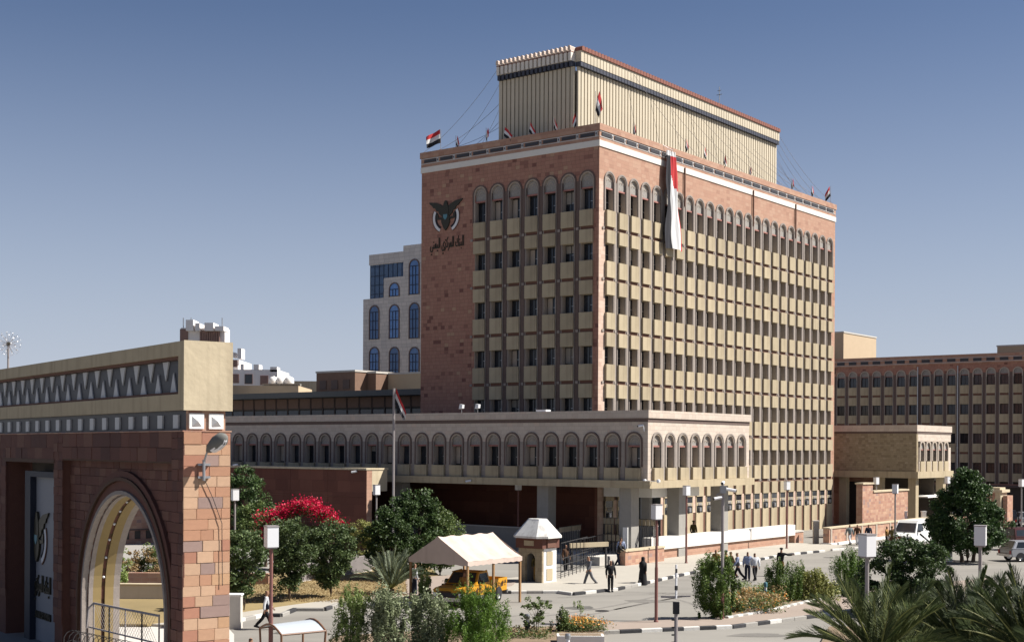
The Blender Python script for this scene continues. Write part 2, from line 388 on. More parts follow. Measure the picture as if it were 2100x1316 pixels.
flat('garden_ground', [loc2w(9.6, -50), S(480, 1262), S(600, 1244), S(700, 1231), S(826, 1218), loc2w(6.5, -26), loc2w(-2, -18), loc2w(-4, -30), loc2w(-4, -60)], .135, 'dry_grass', .1)
flat('driveway_slab', [S(838, 1239), S(952, 1219), S(1050, 1205), S(1060, 1196), S(960, 1180), S(830, 1190)], .145, 'paving_pink', .1)
flat('inner_yard', [loc2w(-40, -60), loc2w(-4.2, -60), loc2w(-4.2, -12), loc2w(-60, -12)], .06, 'concrete')
isl_front = [S(1120, 1306), S(1225, 1300), S(1400, 1292), S(1500, 1288), S(1600, 1275), S(1700, 1262), S(1780, 1249), S(1900, 1228), S(2030, 1200)]
isl_back = [S(2030, 1188), S(1900, 1200), S(1770, 1215), S(1650, 1190), S(1560, 1205), S(1478, 1262), S(1440, 1272), S(1235, 1281), S(1120, 1288)]
flat('island_paving', isl_front + isl_back, .12, 'paving_pink', .3)
flat('island_soil', [S(1490, 1270), S(1560, 1259), S(1650, 1238), S(1770, 1214), S(1760, 1205), S(1650, 1196), S(1570, 1208), S(1486, 1258)], .17, 'soil', .1)
flat('near_planting_bed', [S(640, 1340), S(1240, 1340), S(1238, 1292), S(1120, 1290), S(900, 1296), S(690, 1310)], .14, 'soil', .3)
flat('corner_planting_bed', [(7, 30), (60, 30), (60, 62), (30, 62), S(1700, 1290), (11, 50)], .14, 'soil', .3)
# tyre marks on the road
for k, (p, q, c) in enumerate([((1120, 1262), (1400, 1215), 0), ((1140, 1268), (1420, 1222), 0), ((1250, 1248), (1560, 1200), 0), ((1360, 1222), (1480, 1262), 1), ((560, 1300), (1120, 1255), 0)]):
    a, b = S(*p), S(*q); m = MB(); n = (b-a).normalized().cross(Vector((0, 0, 1)))*.11
    pts = [a.lerp(b, t/8) + n*3*math.sin(t*.6+k) for t in range(9)]
    for i in range(8): m.poly([pts[i]-n + Vector((0, 0, .004)), pts[i+1]-n + Vector((0, 0, .004)), pts[i+1]+n + Vector((0, 0, .004)), pts[i]+n + Vector((0, 0, .004))], 'tyre_mark')
    tag(m.obj('tyre_mark'), kind='structure')
plain('road_patch', (.19, .18, .165), .92, .2, 1.2, .4); plain('oil_stain', (.13, .125, .115), .8, .3, 2.)
rp = random.Random(12)
for (px, py, rx, ry) in ((1330, 1232, 1.6, .7), (1190, 1246, .9, .9), (1620, 1212, 2.0, .8), (1120, 1232, .5, .6), (1760, 1160, 2.2, 1.6), (600, 1296, .8, .8), (1560, 1302, 1.6, .6), (1440, 1212, .7, 1.1), (1900, 1175, 1.2, 1.2), (780, 1262, .8, .7)):
    c_ = S(px, py); m = MB(); m.poly([(c_.x + rx*math.cos(k*.5236)*rp.uniform(.6, 1.15), c_.y + ry*math.sin(k*.5236)*rp.uniform(.6, 1.15), .008) for k in range(12)], 'road_patch' if rx > 1 else 'oil_stain'); tag(m.obj('road_patch'), kind='structure')
for k in range(9):
    a = S(rp.uniform(1000, 1900), rp.uniform(1190, 1255)); m = MB(); d = Vector((rp.uniform(-1, 1), rp.uniform(-.6, .6), 0)).normalized(); p = Vector(a)
    for j in range(14):
        n_ = d.cross(Vector((0, 0, 1)))*.022; p2 = p + (d + Vector((rp.uniform(-.5, .5), rp.uniform(-.5, .5), 0))).normalized()*.5
        m.poly([tuple(p - n_)[:2] + (.011,), tuple(p2 - n_)[:2] + (.011,), tuple(p2 + n_)[:2] + (.011,), tuple(p + n_)[:2] + (.011,)], 'oil_stain'); p = p2
    tag(m.obj('road_crack'), kind='structure')
for px, py in ((1235, 1252), (1660, 1190)):
    c_ = S(px, py); m = MB(); m.lathe([(0, .02), (.32, .02), (.36, .012)], 'dark_metal', 16, (c_.x, c_.y)); tag(m.obj('manhole_cover'), 'round dark manhole cover in the road' + (' near the island tip' if px < 1300 else ' by the walking group'), 'manhole cover')
KSTONE = {}
for c_ in ('kerb_white', 'kerb_black', 'concrete'):
    m = MB(); m.prism([(-.09, 0), (.11, 0), (.11, .14), (.085, .165), (-.09, .165)], -.46, .46, c_); KSTONE[c_] = m.mesh('kerb_stone')
def kerb(pts, name='kerb', L=.95, pattern=('kerb_white', 'kerb_black'), side=1, hs=1.):
    root = tag(link(name, None, None, (0, 0, 0)), kind='structure')
    k = 0
    for a, b in zip(pts[:-1], pts[1:]):
        d = b - a; n = max(1, round(d.length / L)); u = d.normalized()
        for i in range(n):
            c = a + d*((i+.5)/n)
            pat = pattern[k % len(pattern)]; k += 1
            if rnd.random() < .12: pat = 'concrete'
            o = link('kerb_stone', KSTONE[pat], root, (c.x, c.y, 0), math.atan2(u.y, u.x) - math.pi/2*side)
            o.scale = (1, d.length/n/.95, hs)
    return root
kerb(kerbA[:11], side=1); kerb(kerbA[10:])
kerb(isl_front[1:7], side=1)
kerb(isl_back[2:6], pattern=('kerb_white', 'kerb_white', 'concrete'), L=.45, side=-1, hs=1.1)
kerb([S(1490, 1272), S(1560, 1261), S(1650, 1240), S(1768, 1217)], pattern=('kerb_white', 'concrete'), L=.4, hs=1.3)
kerb([S(1705, 1129), S(1810, 1122)], pattern=('kerb_white', 'kerb_white', 'concrete'))

# ------------------------------------------------------------------ FACADE KIT (face frame: x along the wall, outward = -y)
W = 1.7807
BL = {}
plain('blind_cloth', (.34, .31, .27), .9, .15, 3.)
def window_meshes(ow, h, arched=False, spring=None, sill_z=0, ring=.0, depth=.42, rr=None):
    """returns frame mesh, pane mesh for an opening ow x h with its lower edge at z=0"""
    hw = ow/2
    f = MB(); d0, d1 = depth-.05, depth-.02
    t = .05
    f.box(-hw, hw, d0-.03, d1, 0, t, 'dark_metal').box(-hw, hw, d0-.03, d1, h-t, h, 'dark_metal').box(-hw, -hw+t, d0-.03, d1, t, h-t, 'dark_metal').box(hw-t, hw, d0-.03, d1, t, h-t, 'dark_metal')
    f.box(-hw+.001, -hw+.035, .005, d0-.035, 0, h, 'cream_moulding').box(hw-.035, hw-.001, .005, d0-.035, 0, h, 'cream_moulding')
    f.box(-.025, .025, d0-.04, d1, t, h-t, 'dark_metal')
    if h > 1.8: f.box(-hw+t, -.026, d0-.03, d1, h*.68, h*.68+.05, 'dark_metal').box(.026, hw-t, d0-.03, d1, h*.68, h*.68+.05, 'dark_metal')
    else: f.box(.026, hw-t, d0-.035, d1, h*.42, h*.42+.04, 'steel')
    p = MB(); p.box(-hw+t+.002, hw-t-.002, d0+.002, d1+.03, t+.002, h-t-.002, 'window_glass')
    return f.mesh('window'), p.mesh('pane')
def facade(root, rot, org, n, zlist, ow, pan_w, pan, top_arch, zbase, zwall_top, mats, s0=0., band=True, end0=.0, end1=.0, panel_z=None, indiv=999, cols=None, low=None, ring_cols=('grey_moulding', 'cream_moulding'), dep=.52, lip=.22, epm=None):
    """org: root-local start of bay 0's centre line; rot: 0 for the front (-y) face, pi/2 for the +x face"""
    wall, pil, core = mats
    ca, sa = math.cos(rot), math.sin(rot)
    def P(s, z=0): return (org[0] + ca*s, org[1] + sa*s, z)
    base = P(0)
    def put(mb, name): return mb.obj(name, root, base, rot)
    hw = ow/2; z_sp, z_lin, z_sill = top_arch      # springing, rect head of the top window, its sill
    x0, x1 = -W/2 - end0, (n-.5)*W + end1
    # pilasters
    pm = MB(); pw = W - ow
    pm.box(-pw/2, pw/2, 0, dep, zbase, z_sp, pil).box(-.15, .15, -.04, .0, zbase, z_sp-.02, pil).box(-pw/2, -pw/2+.07, -.07, -.001, zbase, z_sp, 'grey_moulding').box(pw/2-.07, pw/2, -.07, -.001, zbase, z_sp, 'grey_moulding')
    pmesh = pm.mesh('pilaster')
    for i in range(1, n): link('pilaster', pmesh, root, P((i-.5)*W), rot)
    e = MB(); e.box(x0, -hw, 0, dep, zbase, z_sp, epm or wall); put(e, 'end_pier'); e = MB(); e.box((n-1)*W+hw, x1, 0, dep, zbase, z_sp, wall); put(e, 'end_pier')
    # wall over the arches
    a = MB(); ns = 8
    for i in range(n):
        cx = i*W; ar = arc(cx, z_sp, hw, ns)
        L = cx - W/2 if i else x0; Rr = cx + W/2 if i < n-1 else x1
        tops = [L] + [L + (Rr-L)*k/ns for k in range(1, ns)] + [Rr]
        a.poly([(L, 0, z_sp), (cx-hw, 0, z_sp), (L, 0, zwall_top)], wall)
        a.poly([(cx+hw, 0, z_sp), (Rr, 0, z_sp), (Rr, 0, zwall_top)], wall)
        for k in range(ns):
            a.poly([(ar[k][0], 0, ar[k][1]), (ar[k+1][0], 0, ar[k+1][1]), (tops[k+1], 0, zwall_top), (tops[k], 0, zwall_top)], wall)
            a.poly([(ar[k][0], 0, ar[k][1]), (ar[k][0], dep, ar[k][1]), (ar[k+1][0], dep, ar[k+1][1]), (ar[k+1][0], 0, ar[k+1][1])], 'cream_moulding')
    a.poly([(x0, 0, z_sp), (x0, 0, zwall_top), (x0, dep, zwall_top), (x0, dep, z_sp)], wall); a.poly([(x1, 0, z_sp), (x1, 0, zwall_top), (x1, dep, zwall_top), (x1, dep, z_sp)], wall)
    a.obj('arcade_wall', root, base, rot)
    # surrounds and tympana of the arched row
    sm = MB()
    for r0, r1, dd, mt in ((hw, hw+.09, -.05, ring_cols[1]), (hw+.09, hw+.2, -.09, ring_cols[0])):
        if r1 > W/2-.01: r1 = W/2-.01
        o_ = [(-r1, z_sill)] + arc(0, z_sp, r1, 10) + [(r1, z_sill)]; i_ = [(-r0, z_sill)] + arc(0, z_sp, r0, 10) + [(r0, z_sill)]
        sm.strip(o_, i_, dd, -.001, mt)
    smesh = sm.mesh('arch_surround')
    ty = MB(); ar = arc(0, z_sp, hw-.004, 10)
    ty.prism([(-hw+.004, z_lin+.12)] + ar + [(hw-.004, z_lin+.12)], .12, .2, 'carved_grey')
    for k in (1, 2): ty.strip(arc(0, z_sp, hw*(.36*k), 8), arc(0, z_sp, hw*(.36*k)-.05, 8), .09, .12, 'cream_moulding')
    ty.box(-hw+.004, hw-.004, .04, .16, z_lin, z_lin+.118, 'lintel_red'); tmesh = ty.mesh('tympanum')
    tf, tp = window_meshes(ow, z_lin - z_sill, depth=dep)
    k3 = {}
    def win(i, z0, h, arched=False):
        key = round(h, 3)
        if key not in k3: k3[key] = window_meshes(ow, h, depth=dep)
        f_, p_ = k3[key]
        o = link('window', f_, root, P(i*W, z0), rot); q = link('pane', p_, o)
        rv = rnd.random()
        if rv < .34:
            fr_ = rnd.choice((.3, .45, .6, .95)); bk = (round(h, 3), fr_, rv < .16)
            if bk not in BL:
                bb = MB()
                if rv < .16: bb.box(-hw+.06, -.03, dep-.054, dep-.051, .06, h-.06, 'cream_moulding')
                else: bb.box(-hw+.06, hw-.06, dep-.054, dep-.051, h-.06-(h-.12)*fr_, h-.06, 'blind_cloth')
                BL[bk] = bb.mesh('blind')
            link('blind', BL[bk], o)
        if arched:
            s_ = link('arch_surround', smesh, o, (0, 0, -z0)); link('tympanum', tmesh, o, (0, 0, -z0))
        return o
    for i in range(n):
        win(i, z_sill, z_lin - z_sill, True)
        for (zt, zs) in zlist: win(i, zs, zt - zs)
    # panels
    npan = 0; rest = MB(); cache = {}
    for i in range(n):
        for (z0, z1) in pan:
            key = round(z1-z0, 3)
            if i < indiv:
                if key not in cache:
                    q = MB(); q.box(-pan_w/2, pan_w/2, -lip, dep-.05, 0, z1-z0, 'beige_precast')
                    cache[key] = q.mesh('panel')
                link('panel', cache[key], root, P(i*W, z0), rot)
            else: rest.box(i*W-pan_w/2, i*W+pan_w/2, -lip, dep-.05, z0, z1, 'beige_precast')
    if rest.v: tag(put(rest, 'panel'), kind='stuff')
    if band:
        for (z0, z1) in band:
            b_ = MB(); [b_.box(i*W-hw+.002, i*W+hw-.002, -.06, dep-.06, z0, z1, 'band_red').box(i*W-W/2+.001-.12, i*W-W/2+.12, -.075, -.046, z0+.04, z1-.04, 'grey_moulding') for i in range(n)]
            tag(put(b_, 'floor_band'), kind='stuff')
    return put, P

# ------------------------------------------------------------------ BANK TOWER
tower = thing('bank_tower', 'tall red stone and beige panel bank tower with a finned box on its roof', 'bank building', (TC.x, TC.y, 0), TROT)
TL, TB = 18.28, 43.75; DEP = .52
ftops = [24.05 - 4.03*k for k in range(6)]
wl = [(z, z-1.4) for z in ftops]
pans = []; bands = []
for k in range(6):
    upper = 26.62 if k == 0 else ftops[k-1] - 1.4
    lower = ftops[k]; mid = upper - 1.27
    pans += [(mid, upper-.003), (lower, mid-.28)]; bands.append((mid-.28+.002, mid-.002))
pans_r = pans + [(0.1, ftops[5]-1.4)]
# front (shaded) face
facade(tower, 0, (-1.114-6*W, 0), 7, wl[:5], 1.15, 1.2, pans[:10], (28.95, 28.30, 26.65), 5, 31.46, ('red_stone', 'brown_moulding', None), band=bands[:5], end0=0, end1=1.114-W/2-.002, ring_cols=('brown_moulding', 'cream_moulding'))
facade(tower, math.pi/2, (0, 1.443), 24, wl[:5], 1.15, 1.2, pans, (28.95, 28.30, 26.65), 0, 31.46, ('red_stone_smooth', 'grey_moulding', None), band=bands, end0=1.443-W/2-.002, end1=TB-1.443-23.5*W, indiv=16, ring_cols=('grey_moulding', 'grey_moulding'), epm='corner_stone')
# ground floor of the lit face: tall panels, brown strips, boxed windows
gm = MB(); gm.box(-.6, .6, -.17, .36, 0, 2.5, 'beige_precast'); gmesh = gm.mesh('base_panel')
gw = MB(); gw.box(-.6, .6, -.12, .3, 2.5, 3.95, 'wall_inner').box(-.6, -.52, -.16, -.121, 2.5, 3.95, 'beige_precast').box(.52, .6, -.16, -.121, 2.5, 3.95, 'beige_precast').box(-.519, .519, -.16, -.121, 3.1, 3.38, 'beige_precast').box(-.3, .3, -.2, -.161, 3.14, 3.34, 'carved_grey').box(-.2, .1, -.3, -.122, 2.62, 2.95, 'steel'); gwm = gw.mesh('window')
gp = MB(); gp.box(-.519, .519, -.135, -.122, 3.381, 3.94, 'window_glass').box(-.519, .519, -.135, -.122, 2.51, 3.099, 'window_glass'); gpm = gp.mesh('pane')
gi = MB(); gi.box(-.28, .28, -.1, -.001, 2.51, 3.94, 'corner_stone'); gim = gi.mesh('stone_infill')
gs = MB(); gs.box(-.29, .29, -.05, -.001, .1, 2.5, 'band_red'); gsm = gs.mesh('brown_strip'); gs2 = MB(); gs2.box(-.29, .29, -.05, -.001, 3.95, 5.1, 'band_red'); gsm2 = gs2.mesh('brown_strip')
for i in range(24):
    y = 1.443 + i*W
    link('base_panel', gmesh, tower, (0, y, 0), math.pi/2); o = link('window', gwm, tower, (0, y, 0), math.pi/2); link('pane', gpm, o)
    if i < 23: link('stone_infill', gim, tower, (0, y + W/2, 0), math.pi/2); link('brown_strip', gsm, tower, (0, y + W/2, 0), math.pi/2); link('brown_strip', gsm2, tower, (0, y + W/2, 0), math.pi/2)
# core, blank stone wall, back walls
c = MB(); c.box(-12.65, -DEP, DEP, TB-.3, 0, 31.3, 'wall_inner'); c.obj('inner_core', tower)
c = MB(); c.box(-TL, -12.652, 0, TB, 0, 31.46, 'red_stone').box(-12.652, -.001, TB-.3+.001, TB, 0, 31.46, 'red_stone'); c.obj('blank_stone_wall', tower)
# parapet
p = MB()
p.box(-TL-.07, .07, -.07, TB+.07, 31.462, 31.94, 'white_band'); p.obj('white_band', tower)
p = MB(); p.box(-TL-.04, .04, -.04, TB+.04, 31.941, 32.699, 'red_stone_smooth'); p.obj('parapet_wall', tower)
p = MB()
for (x0, x1, y0, y1) in ((-TL-.12, .12, -.12, .25), (-TL-.12, .12, TB-.25, TB+.12), (-TL-.12, -TL+.25, .251, TB-.251), (-.25, .12, .251, TB-.251)): p.box(x0, x1, y0, y1, 32.7, 33.22, 'red_stone_smooth')
p.box(-TL+.26, -.26, .26, TB-.26, 32.7, 32.75, 'roof_grey'); p.obj('parapet_cap', tower)
t = MB(); t.box(-.66, .66, -.1, -.041, .1, .36, 'dark_tile').box(.74, .94, -.1, -.041, .06, .4, 'pale_tile').box(.79, .89, -.11, -.1, .14, .32, 'dark_tile'); tm = t.mesh('frieze_tile')
t = MB(); t.box(0, TL-.02, -.07, -.041, 0, .05, 'pale_tile').box(0, TL-.02, -.07, -.041, .41, .46, 'pale_tile')
t.obj('frieze_border', tower, (-TL+.01, 0, 32.2))
t = MB(); t.box(0, TB-.02, -.07, -.041, 0, .05, 'pale_tile').box(0, TB-.02, -.07, -.041, .41, .46, 'pale_tile')
t.obj('frieze_border', tower, (0, .01, 32.2), math.pi/2)
for i in range(10): link('frieze_tile', tm, tower, (-TL+1+i*1.8, 0, 32.2))
for i in range(24): link('frieze_tile', tm, tower, (0, .9+i*1.8, 32.2), math.pi/2)
for px, z1 in ((1404, 31.9), (1545, 31.9), (1632, 31.9)):
    yb = ona(px, 400, .1)[0]; t = MB(); t.tube([(.12, yb, 28.6), (.12, yb, z1)], .07, 'band_red', 6); t.obj('downpipe', tower)
# finned roof box
BXr, BYf, BZ0, BZ1 = -3.16, 1.5, 32.76, 40.2
BXl, BYb = -11.16, 36.9
b = MB(); b.box(BXl+.3, BXr-.6, BYf+.32, BYf+.6, BZ0, 39.0, 'fin_beige'); b.obj('front_wall', tower)
b = MB(); b.box(BXr-.6, BXr-.32, BYf+.9, BYb-.3, BZ0, 39.3, 'fin_beige'); b.obj('side_wall', tower)
b = MB(); b.box(BXl, BXl+.28, BYf+.32, BYb, BZ0, 39.2, 'fin_beige').box(BXl+.29, BXr-.61, BYb-.28, BYb, BZ0, 39.2, 'fin_beige').box(BXl+.3, BXr-.61, BYf+.61, BYb-.3, 38.2, 38.4, 'roof_grey'); b.obj('back_walls', tower)
fin = MB(); fin.box(-.16, .16, .16, .32, BZ0, 38.6, 'fin_beige'); finm = fin.mesh('fin')
hd = MB(); hd.box(-.2, .2, -.1, .42, 38.62, 38.98, 'fin_dark'); hd.prism([(-.19, 38.981), (.19, 38.981), (.19, 39.85), (-.19, 39.85)], -.13, .45, 'fin_beige')
hd.prism([(-.21, 39.851), (.21, 39.851), (.21, 40.1), (.12, 40.2), (-.12, 40.2), (-.21, 40.1)], -.24, .45, 'fin_orange'); hdm = hd.mesh('fin_head')
hl = MB(); hl.box(-.12, .12, -.12, .42, 38.6, 39.02, 'fin_dark'); hl.box(-.13, .13, -.24, .45, 39.021, 39.85, 'fin_white'); hl.prism([(-.13, 39.851), (.13, 39.851), (.13, 40.1), (.07, 40.2), (-.07, 40.2), (-.13, 40.1)], -.34, .45, 'canvas_cream').box(-.131, .131, -.25, .3, 39.7, 39.78, 'fin_orange'); hlm = hl.mesh('fin_head')
nL = 18
for i in range(nL):
    o = link('fin', finm, tower, (BXl+.1 + i*(BXr-BXl-.7)/(nL-1), BYf, 0)); link('fin_head', hlm, o)
nR = 76
for i in range(nR):
    o = link('fin', finm, tower, (BXr, BYf+.55 + i*(BYb-BYf-.6)/(nR-1), 0), math.pi/2); link('fin_head', hdm, o)
s = MB(); s.box(BXl, BXr-.5, BYf-.25, BYf+.7, 40.0-.95, 40.0-.9, 'fin_white'); 
a_ = MB(); a_.tube([(-6, 30, 38.4), (-6, 30, 43.4)], .04, 'steel', 5).box(-6.3, -5.7, 29.98, 30.02, 42.6, 42.66, 'steel').box(-6.2, -5.8, 29.98, 30.02, 43.0, 43.06, 'steel'); a_.obj('antenna', tower)

# emblem and lettering
EMB = {}
def emblem_parts(root, cx, cz, y, sc, name='emblem'):
    e = MB()
    body = [(-.18, 1.25), (-.05, 1.42), (.12, 1.38), (.2, 1.15), (.3, .8), (.36, .2), (.46, -.35), (.34, -.7), (.2, -.9), (0, -1.1), (-.2, -.9), (-.35, -.6), (-.46, -.35), (-.36, .2), (-.3, .8)]
    e.prism([(cx+x*sc, cz+z*sc) for x, z in body], y-.12*sc, y-.003, 'bronze')
    for sg in (-1, 1):
        wing = [(.15, .8), (.5, 1.1), (1.0, 1.3), (1.85, 1.42), (1.7, 1.22), (1.5, 1.1), (1.4, .92), (1.15, .85), (1.05, .62), (.8, .55), (.7, .3), (.4, .1), (.2, .0)]
        e.prism([(cx+sg*x*sc, cz+z*sc) for x, z in wing], y-.09*sc, y-.003, 'bronze')
        e.prism([(cx+sg*x*sc, cz+z*sc) for x, z in ((.3, -.2), (1.0, -.1), (1.05, .3), (.85, .35), (.8, .02), (.35, .05))], y-.085*sc, y-.003, 'bronze')
    e.obj(name, root)
    for sg in (-1, 1):
        f = MB()
        for r0, r1, mt in ((1.08, 1.32, 'flag_white'), (.9, 1.08, 'flag_black'), (1.32, 1.40, 'band_red')):
            def pts(r): return [(cx + sg*(.12 + r*math.cos(R(a)))*sc, cz + (.02 + r*.98*math.sin(R(a)))*sc) for a in range(28, -66, -13)]
            f.strip(pts(r1), pts(r0), y-.05*sc, y-.004, mt)
        f.obj('flag_scroll', root)
    h = MB(); h.prism([(cx+x*sc, cz+z*sc) for x, z in ((-.22, .25), (.22, .25), (.2, -.02), (0, -.22), (-.2, -.02))], y-.15*sc, y-.122*sc, 'teal_paint'); h.obj('shield', root)
def lettering(root, txt, x, z, y, size, mat, width=None, name='lettering', depth=.03):
    cu = bpy.data.curves.new(name, 'FONT'); cu.body = txt; cu.size = size; cu.extrude = depth; cu.align_x = 'CENTER'
    tmp = bpy.data.objects.new(name, cu); COL.objects.link(tmp)
    dg = bpy.context.evaluated_depsgraph_get(); me = bpy.data.meshes.new_from_object(tmp.evaluated_get(dg)); COL.objects.unlink(tmp); bpy.data.objects.remove(tmp)
    me.materials.clear(); me.materials.append(MATS[mat])
    o = link(name, me, root, (x, y - depth, z)); o.rotation_euler = (math.pi/2, 0, 0)
    if width and len(me.vertices):
        xs = [v.co.x for v in me.vertices]; s_ = width / max(.01, max(xs)-min(xs)); o.scale = (s_, 1, 1)
    return o
AR = '\ufef2\ufee8\ufee4\ufef4\ufedf\ufe8d \ufef1\ufeb0\ufedb\ufeae\ufee4\ufedf\ufe8d \ufeda\ufee8\ufe92\ufedf\ufe8d'
ex, ez = onb(915, 446, 0)
emblem_parts(tower, ex, ez, 0, 1.0)
lx, lz = onb(917, 505, 0)
lettering(tower, AR, lx, lz - .1, -.004, 1.25, 'bronze', 3.7)

# ------------------------------------------------------------------ PODIUM
PA, PB = 9.18, -7.5
pod = thing('podium_wing', 'long wing on columns with arched windows wrapping the foot of the tower', 'annex building', (TC.x, TC.y, 0), TROT)
zs_, zl_, zsp_ = 6.72, 8.12, 8.47
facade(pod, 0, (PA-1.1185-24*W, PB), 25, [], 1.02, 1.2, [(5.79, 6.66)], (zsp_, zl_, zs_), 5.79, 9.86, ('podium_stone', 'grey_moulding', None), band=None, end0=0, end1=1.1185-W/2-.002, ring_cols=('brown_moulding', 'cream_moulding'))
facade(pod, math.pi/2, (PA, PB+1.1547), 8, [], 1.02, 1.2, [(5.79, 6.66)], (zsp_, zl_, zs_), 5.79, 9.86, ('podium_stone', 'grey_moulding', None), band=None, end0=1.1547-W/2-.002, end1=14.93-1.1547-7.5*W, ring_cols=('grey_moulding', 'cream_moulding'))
PLx = PA-1.1185-24.5*W
p = MB(); p.box(PLx-8, PA-DEP, PB+DEP, PB+.8, 5.78, 9.86, 'wall_inner').box(PA-.8, PA-DEP, PB+.8, 7.4, 5.78, 9.86, 'wall_inner').box(.3, PA-.001, 7.13, 7.43, 5.78, 9.86, 'podium_stone').box(PLx-8, PLx-.001, PB, PB+.41, 5.78, 9.86, 'podium_stone'); p.obj('inner_wall', pod)
p = MB(); p.box(PLx-8, PA+.45, PB-.45, 7.5, 5.26, 5.779, 'beige_beam'); p.obj('floor_slab', pod)
p = MB(); p.box(PLx-8, PA+.03, PB-.03, 7.46, 9.861, 10.12, 'brown_moulding'); p.obj('cornice_band', pod)
p = MB()
for (x0, x1, y0, y1) in ((PLx-8, PA+.12, PB-.12, PB+.3), (PA-.3, PA+.12, PB+.301, 7.5), (.3, PA-.301, 7.2, 7.5)): p.box(x0, x1, y0, y1, 10.121, 10.67, 'podium_stone')
p.box(PLx-8, PA-.31, PB+.31, 7.19, 10.121, 10.2, 'roof_grey'); p.obj('roof_parapet', pod)
for (a, b2) in ((7.1, -6.6), (-.1, -6.6), (-14.5, -6.6), (-28.9, -6.6), (7.6, -.9), (7.6, 5.6)):
    c = MB(); c.box(a-.5, a+.5, b2-.5, b2+.5, 0, 5.259, 'concrete'); c.obj('column', pod)
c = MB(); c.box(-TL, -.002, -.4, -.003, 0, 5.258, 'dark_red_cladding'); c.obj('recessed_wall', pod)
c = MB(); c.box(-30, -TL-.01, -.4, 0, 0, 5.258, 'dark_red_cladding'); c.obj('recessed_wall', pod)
# entrance porch and steel screens beneath the podium
xa = onb(1238, 1010, -3.5)[0]
c = MB(); c.box(xa, 7.07, -3.5, 3.4, 4.45, 5.2, 'white_paint'); c.obj('porch_fascia', pod)
c = MB(); c.box(xa+.2, 6.5, -1.5, -1.3, .6, 4.449, 'window_glass').box(xa+2, xa+2.1, -1.56, -1.5, .6, 4.449, 'steel').box(5.2, 5.9, -1.9, -1.52, .6, 4.449, 'concrete'); c.obj('entrance_glazing', pod)
c = MB(); c.box(-.4, 7.3, -10.6, 7, .0, .6, 'concrete_pale').box(7.3, 7.5, -4.7, 16.4, 0, .6, 'pink_stone').box(.05, 7.29, 7.01, 16.4, 0, .6, 'concrete_pale'); c.obj('entrance_platform', pod)
ramp = thing('ramp_wall', 'long white parapet on a red stone base running beside the tower entrance ramp', 'wall', (TC.x, TC.y, 0), TROT)
m = MB(); m.box(7.55, 8.0, -5.0, 16.3, 0, .95, 'red_stone_smooth'); m.obj('stone_base', ramp)
m = MB()
for i in range(5):
    y0 = -5.3 + i*4.62; m = MB(); h1 = 1.66 - .03*i
    m.box(7.4, 8.16, y0+.006, y0+4.614, .78, 1.66, 'white_parapet'); m.obj('parapet_slab', ramp)
m = MB(); m.box(7.56, 8.1, 17.82, 19.5, 0, 1.0, 'pink_stone').box(7.5, 8.15, 17.82, 19.5, 1.0, 1.12, 'concrete_pale'); m.obj('end_block', ramp)
lw = thing('low_stone_wall', 'low pink stone wall with pale coping in front of the shaded entrance fence', 'wall', (TC.x, TC.y, 0), TROT)
m = MB(); m.box(8.75, 9.3, -10.5, -5.45, 0, 1.05, 'pink_stone'); m.obj('wall_body', lw); m = MB(); m.box(8.7, 9.36, -10.55, -5.4, 1.051, 1.17, 'cream_plaster'); m.obj('coping', lw)
rw = thing('boundary_wall', 'low pink stone wall with white base running right towards the portico', 'wall', (TC.x, TC.y, 0), TROT)
m = MB(); m.box(10.4, 10.95, 18.4, 60, .2, 1.38, 'pink_stone'); m.obj('wall_body', rw); m = MB(); m.box(10.34, 11.01, 18.35, 60, 1.381, 1.5, 'cream_plaster'); m.obj('coping', rw)
m = MB(); m.box(10.3, 11.2, 18.3, 60, 0, .199, 'white_paint'); m.obj('plinth', rw)
for i in range(9):
    m = MB(); m.box(10.96, 11.0, 18.6+i*3.2, 18.9+i*3.2, .2, 1.38, 'cream_moulding'); m.obj('pier', rw)
# shaded service wall behind the fence + red cladding block on the left
sv = thing('concrete_wall', 'low grey concrete wall in the shade below the podium', 'wall', (TC.x, TC.y, 0), TROT)
m = MB(); m.box(-30, 1.7, -5.2, -4.9, 0, 1.9, 'concrete'); m.obj('wall_body', sv); m = MB(); m.box(-30, 1.75, -5.26, -4.84, 1.901, 1.98, 'concrete_pale'); m.obj('coping', sv)
rb = thing('red_clad_block', 'low dark red clad block with beige roof edge behind the bougainvillea', 'annex building', (TC.x, TC.y, 0), TROT)
ra = onb(752, 1000, -12)[0]
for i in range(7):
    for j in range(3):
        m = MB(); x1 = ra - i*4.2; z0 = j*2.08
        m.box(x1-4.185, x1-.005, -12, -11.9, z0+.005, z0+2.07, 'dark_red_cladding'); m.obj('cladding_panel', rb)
m = MB(); m.box(ra-30, ra-.02, -11.895, -11.42, 0, 6.25, 'pink_stone').box(ra-.018, ra, -12, -11.42, 0, 6.25, 'red_stone_smooth'); m.obj('wall', rb)
m = MB(); m.box(ra-30, ra+.05, -12.1, -9.6, 6.251, 6.4, 'cream_plaster').box(ra-.3, ra, -11.41, -9.7, 4.6, 6.25, 'cream_plaster'); m.obj('roof_edge', rb)

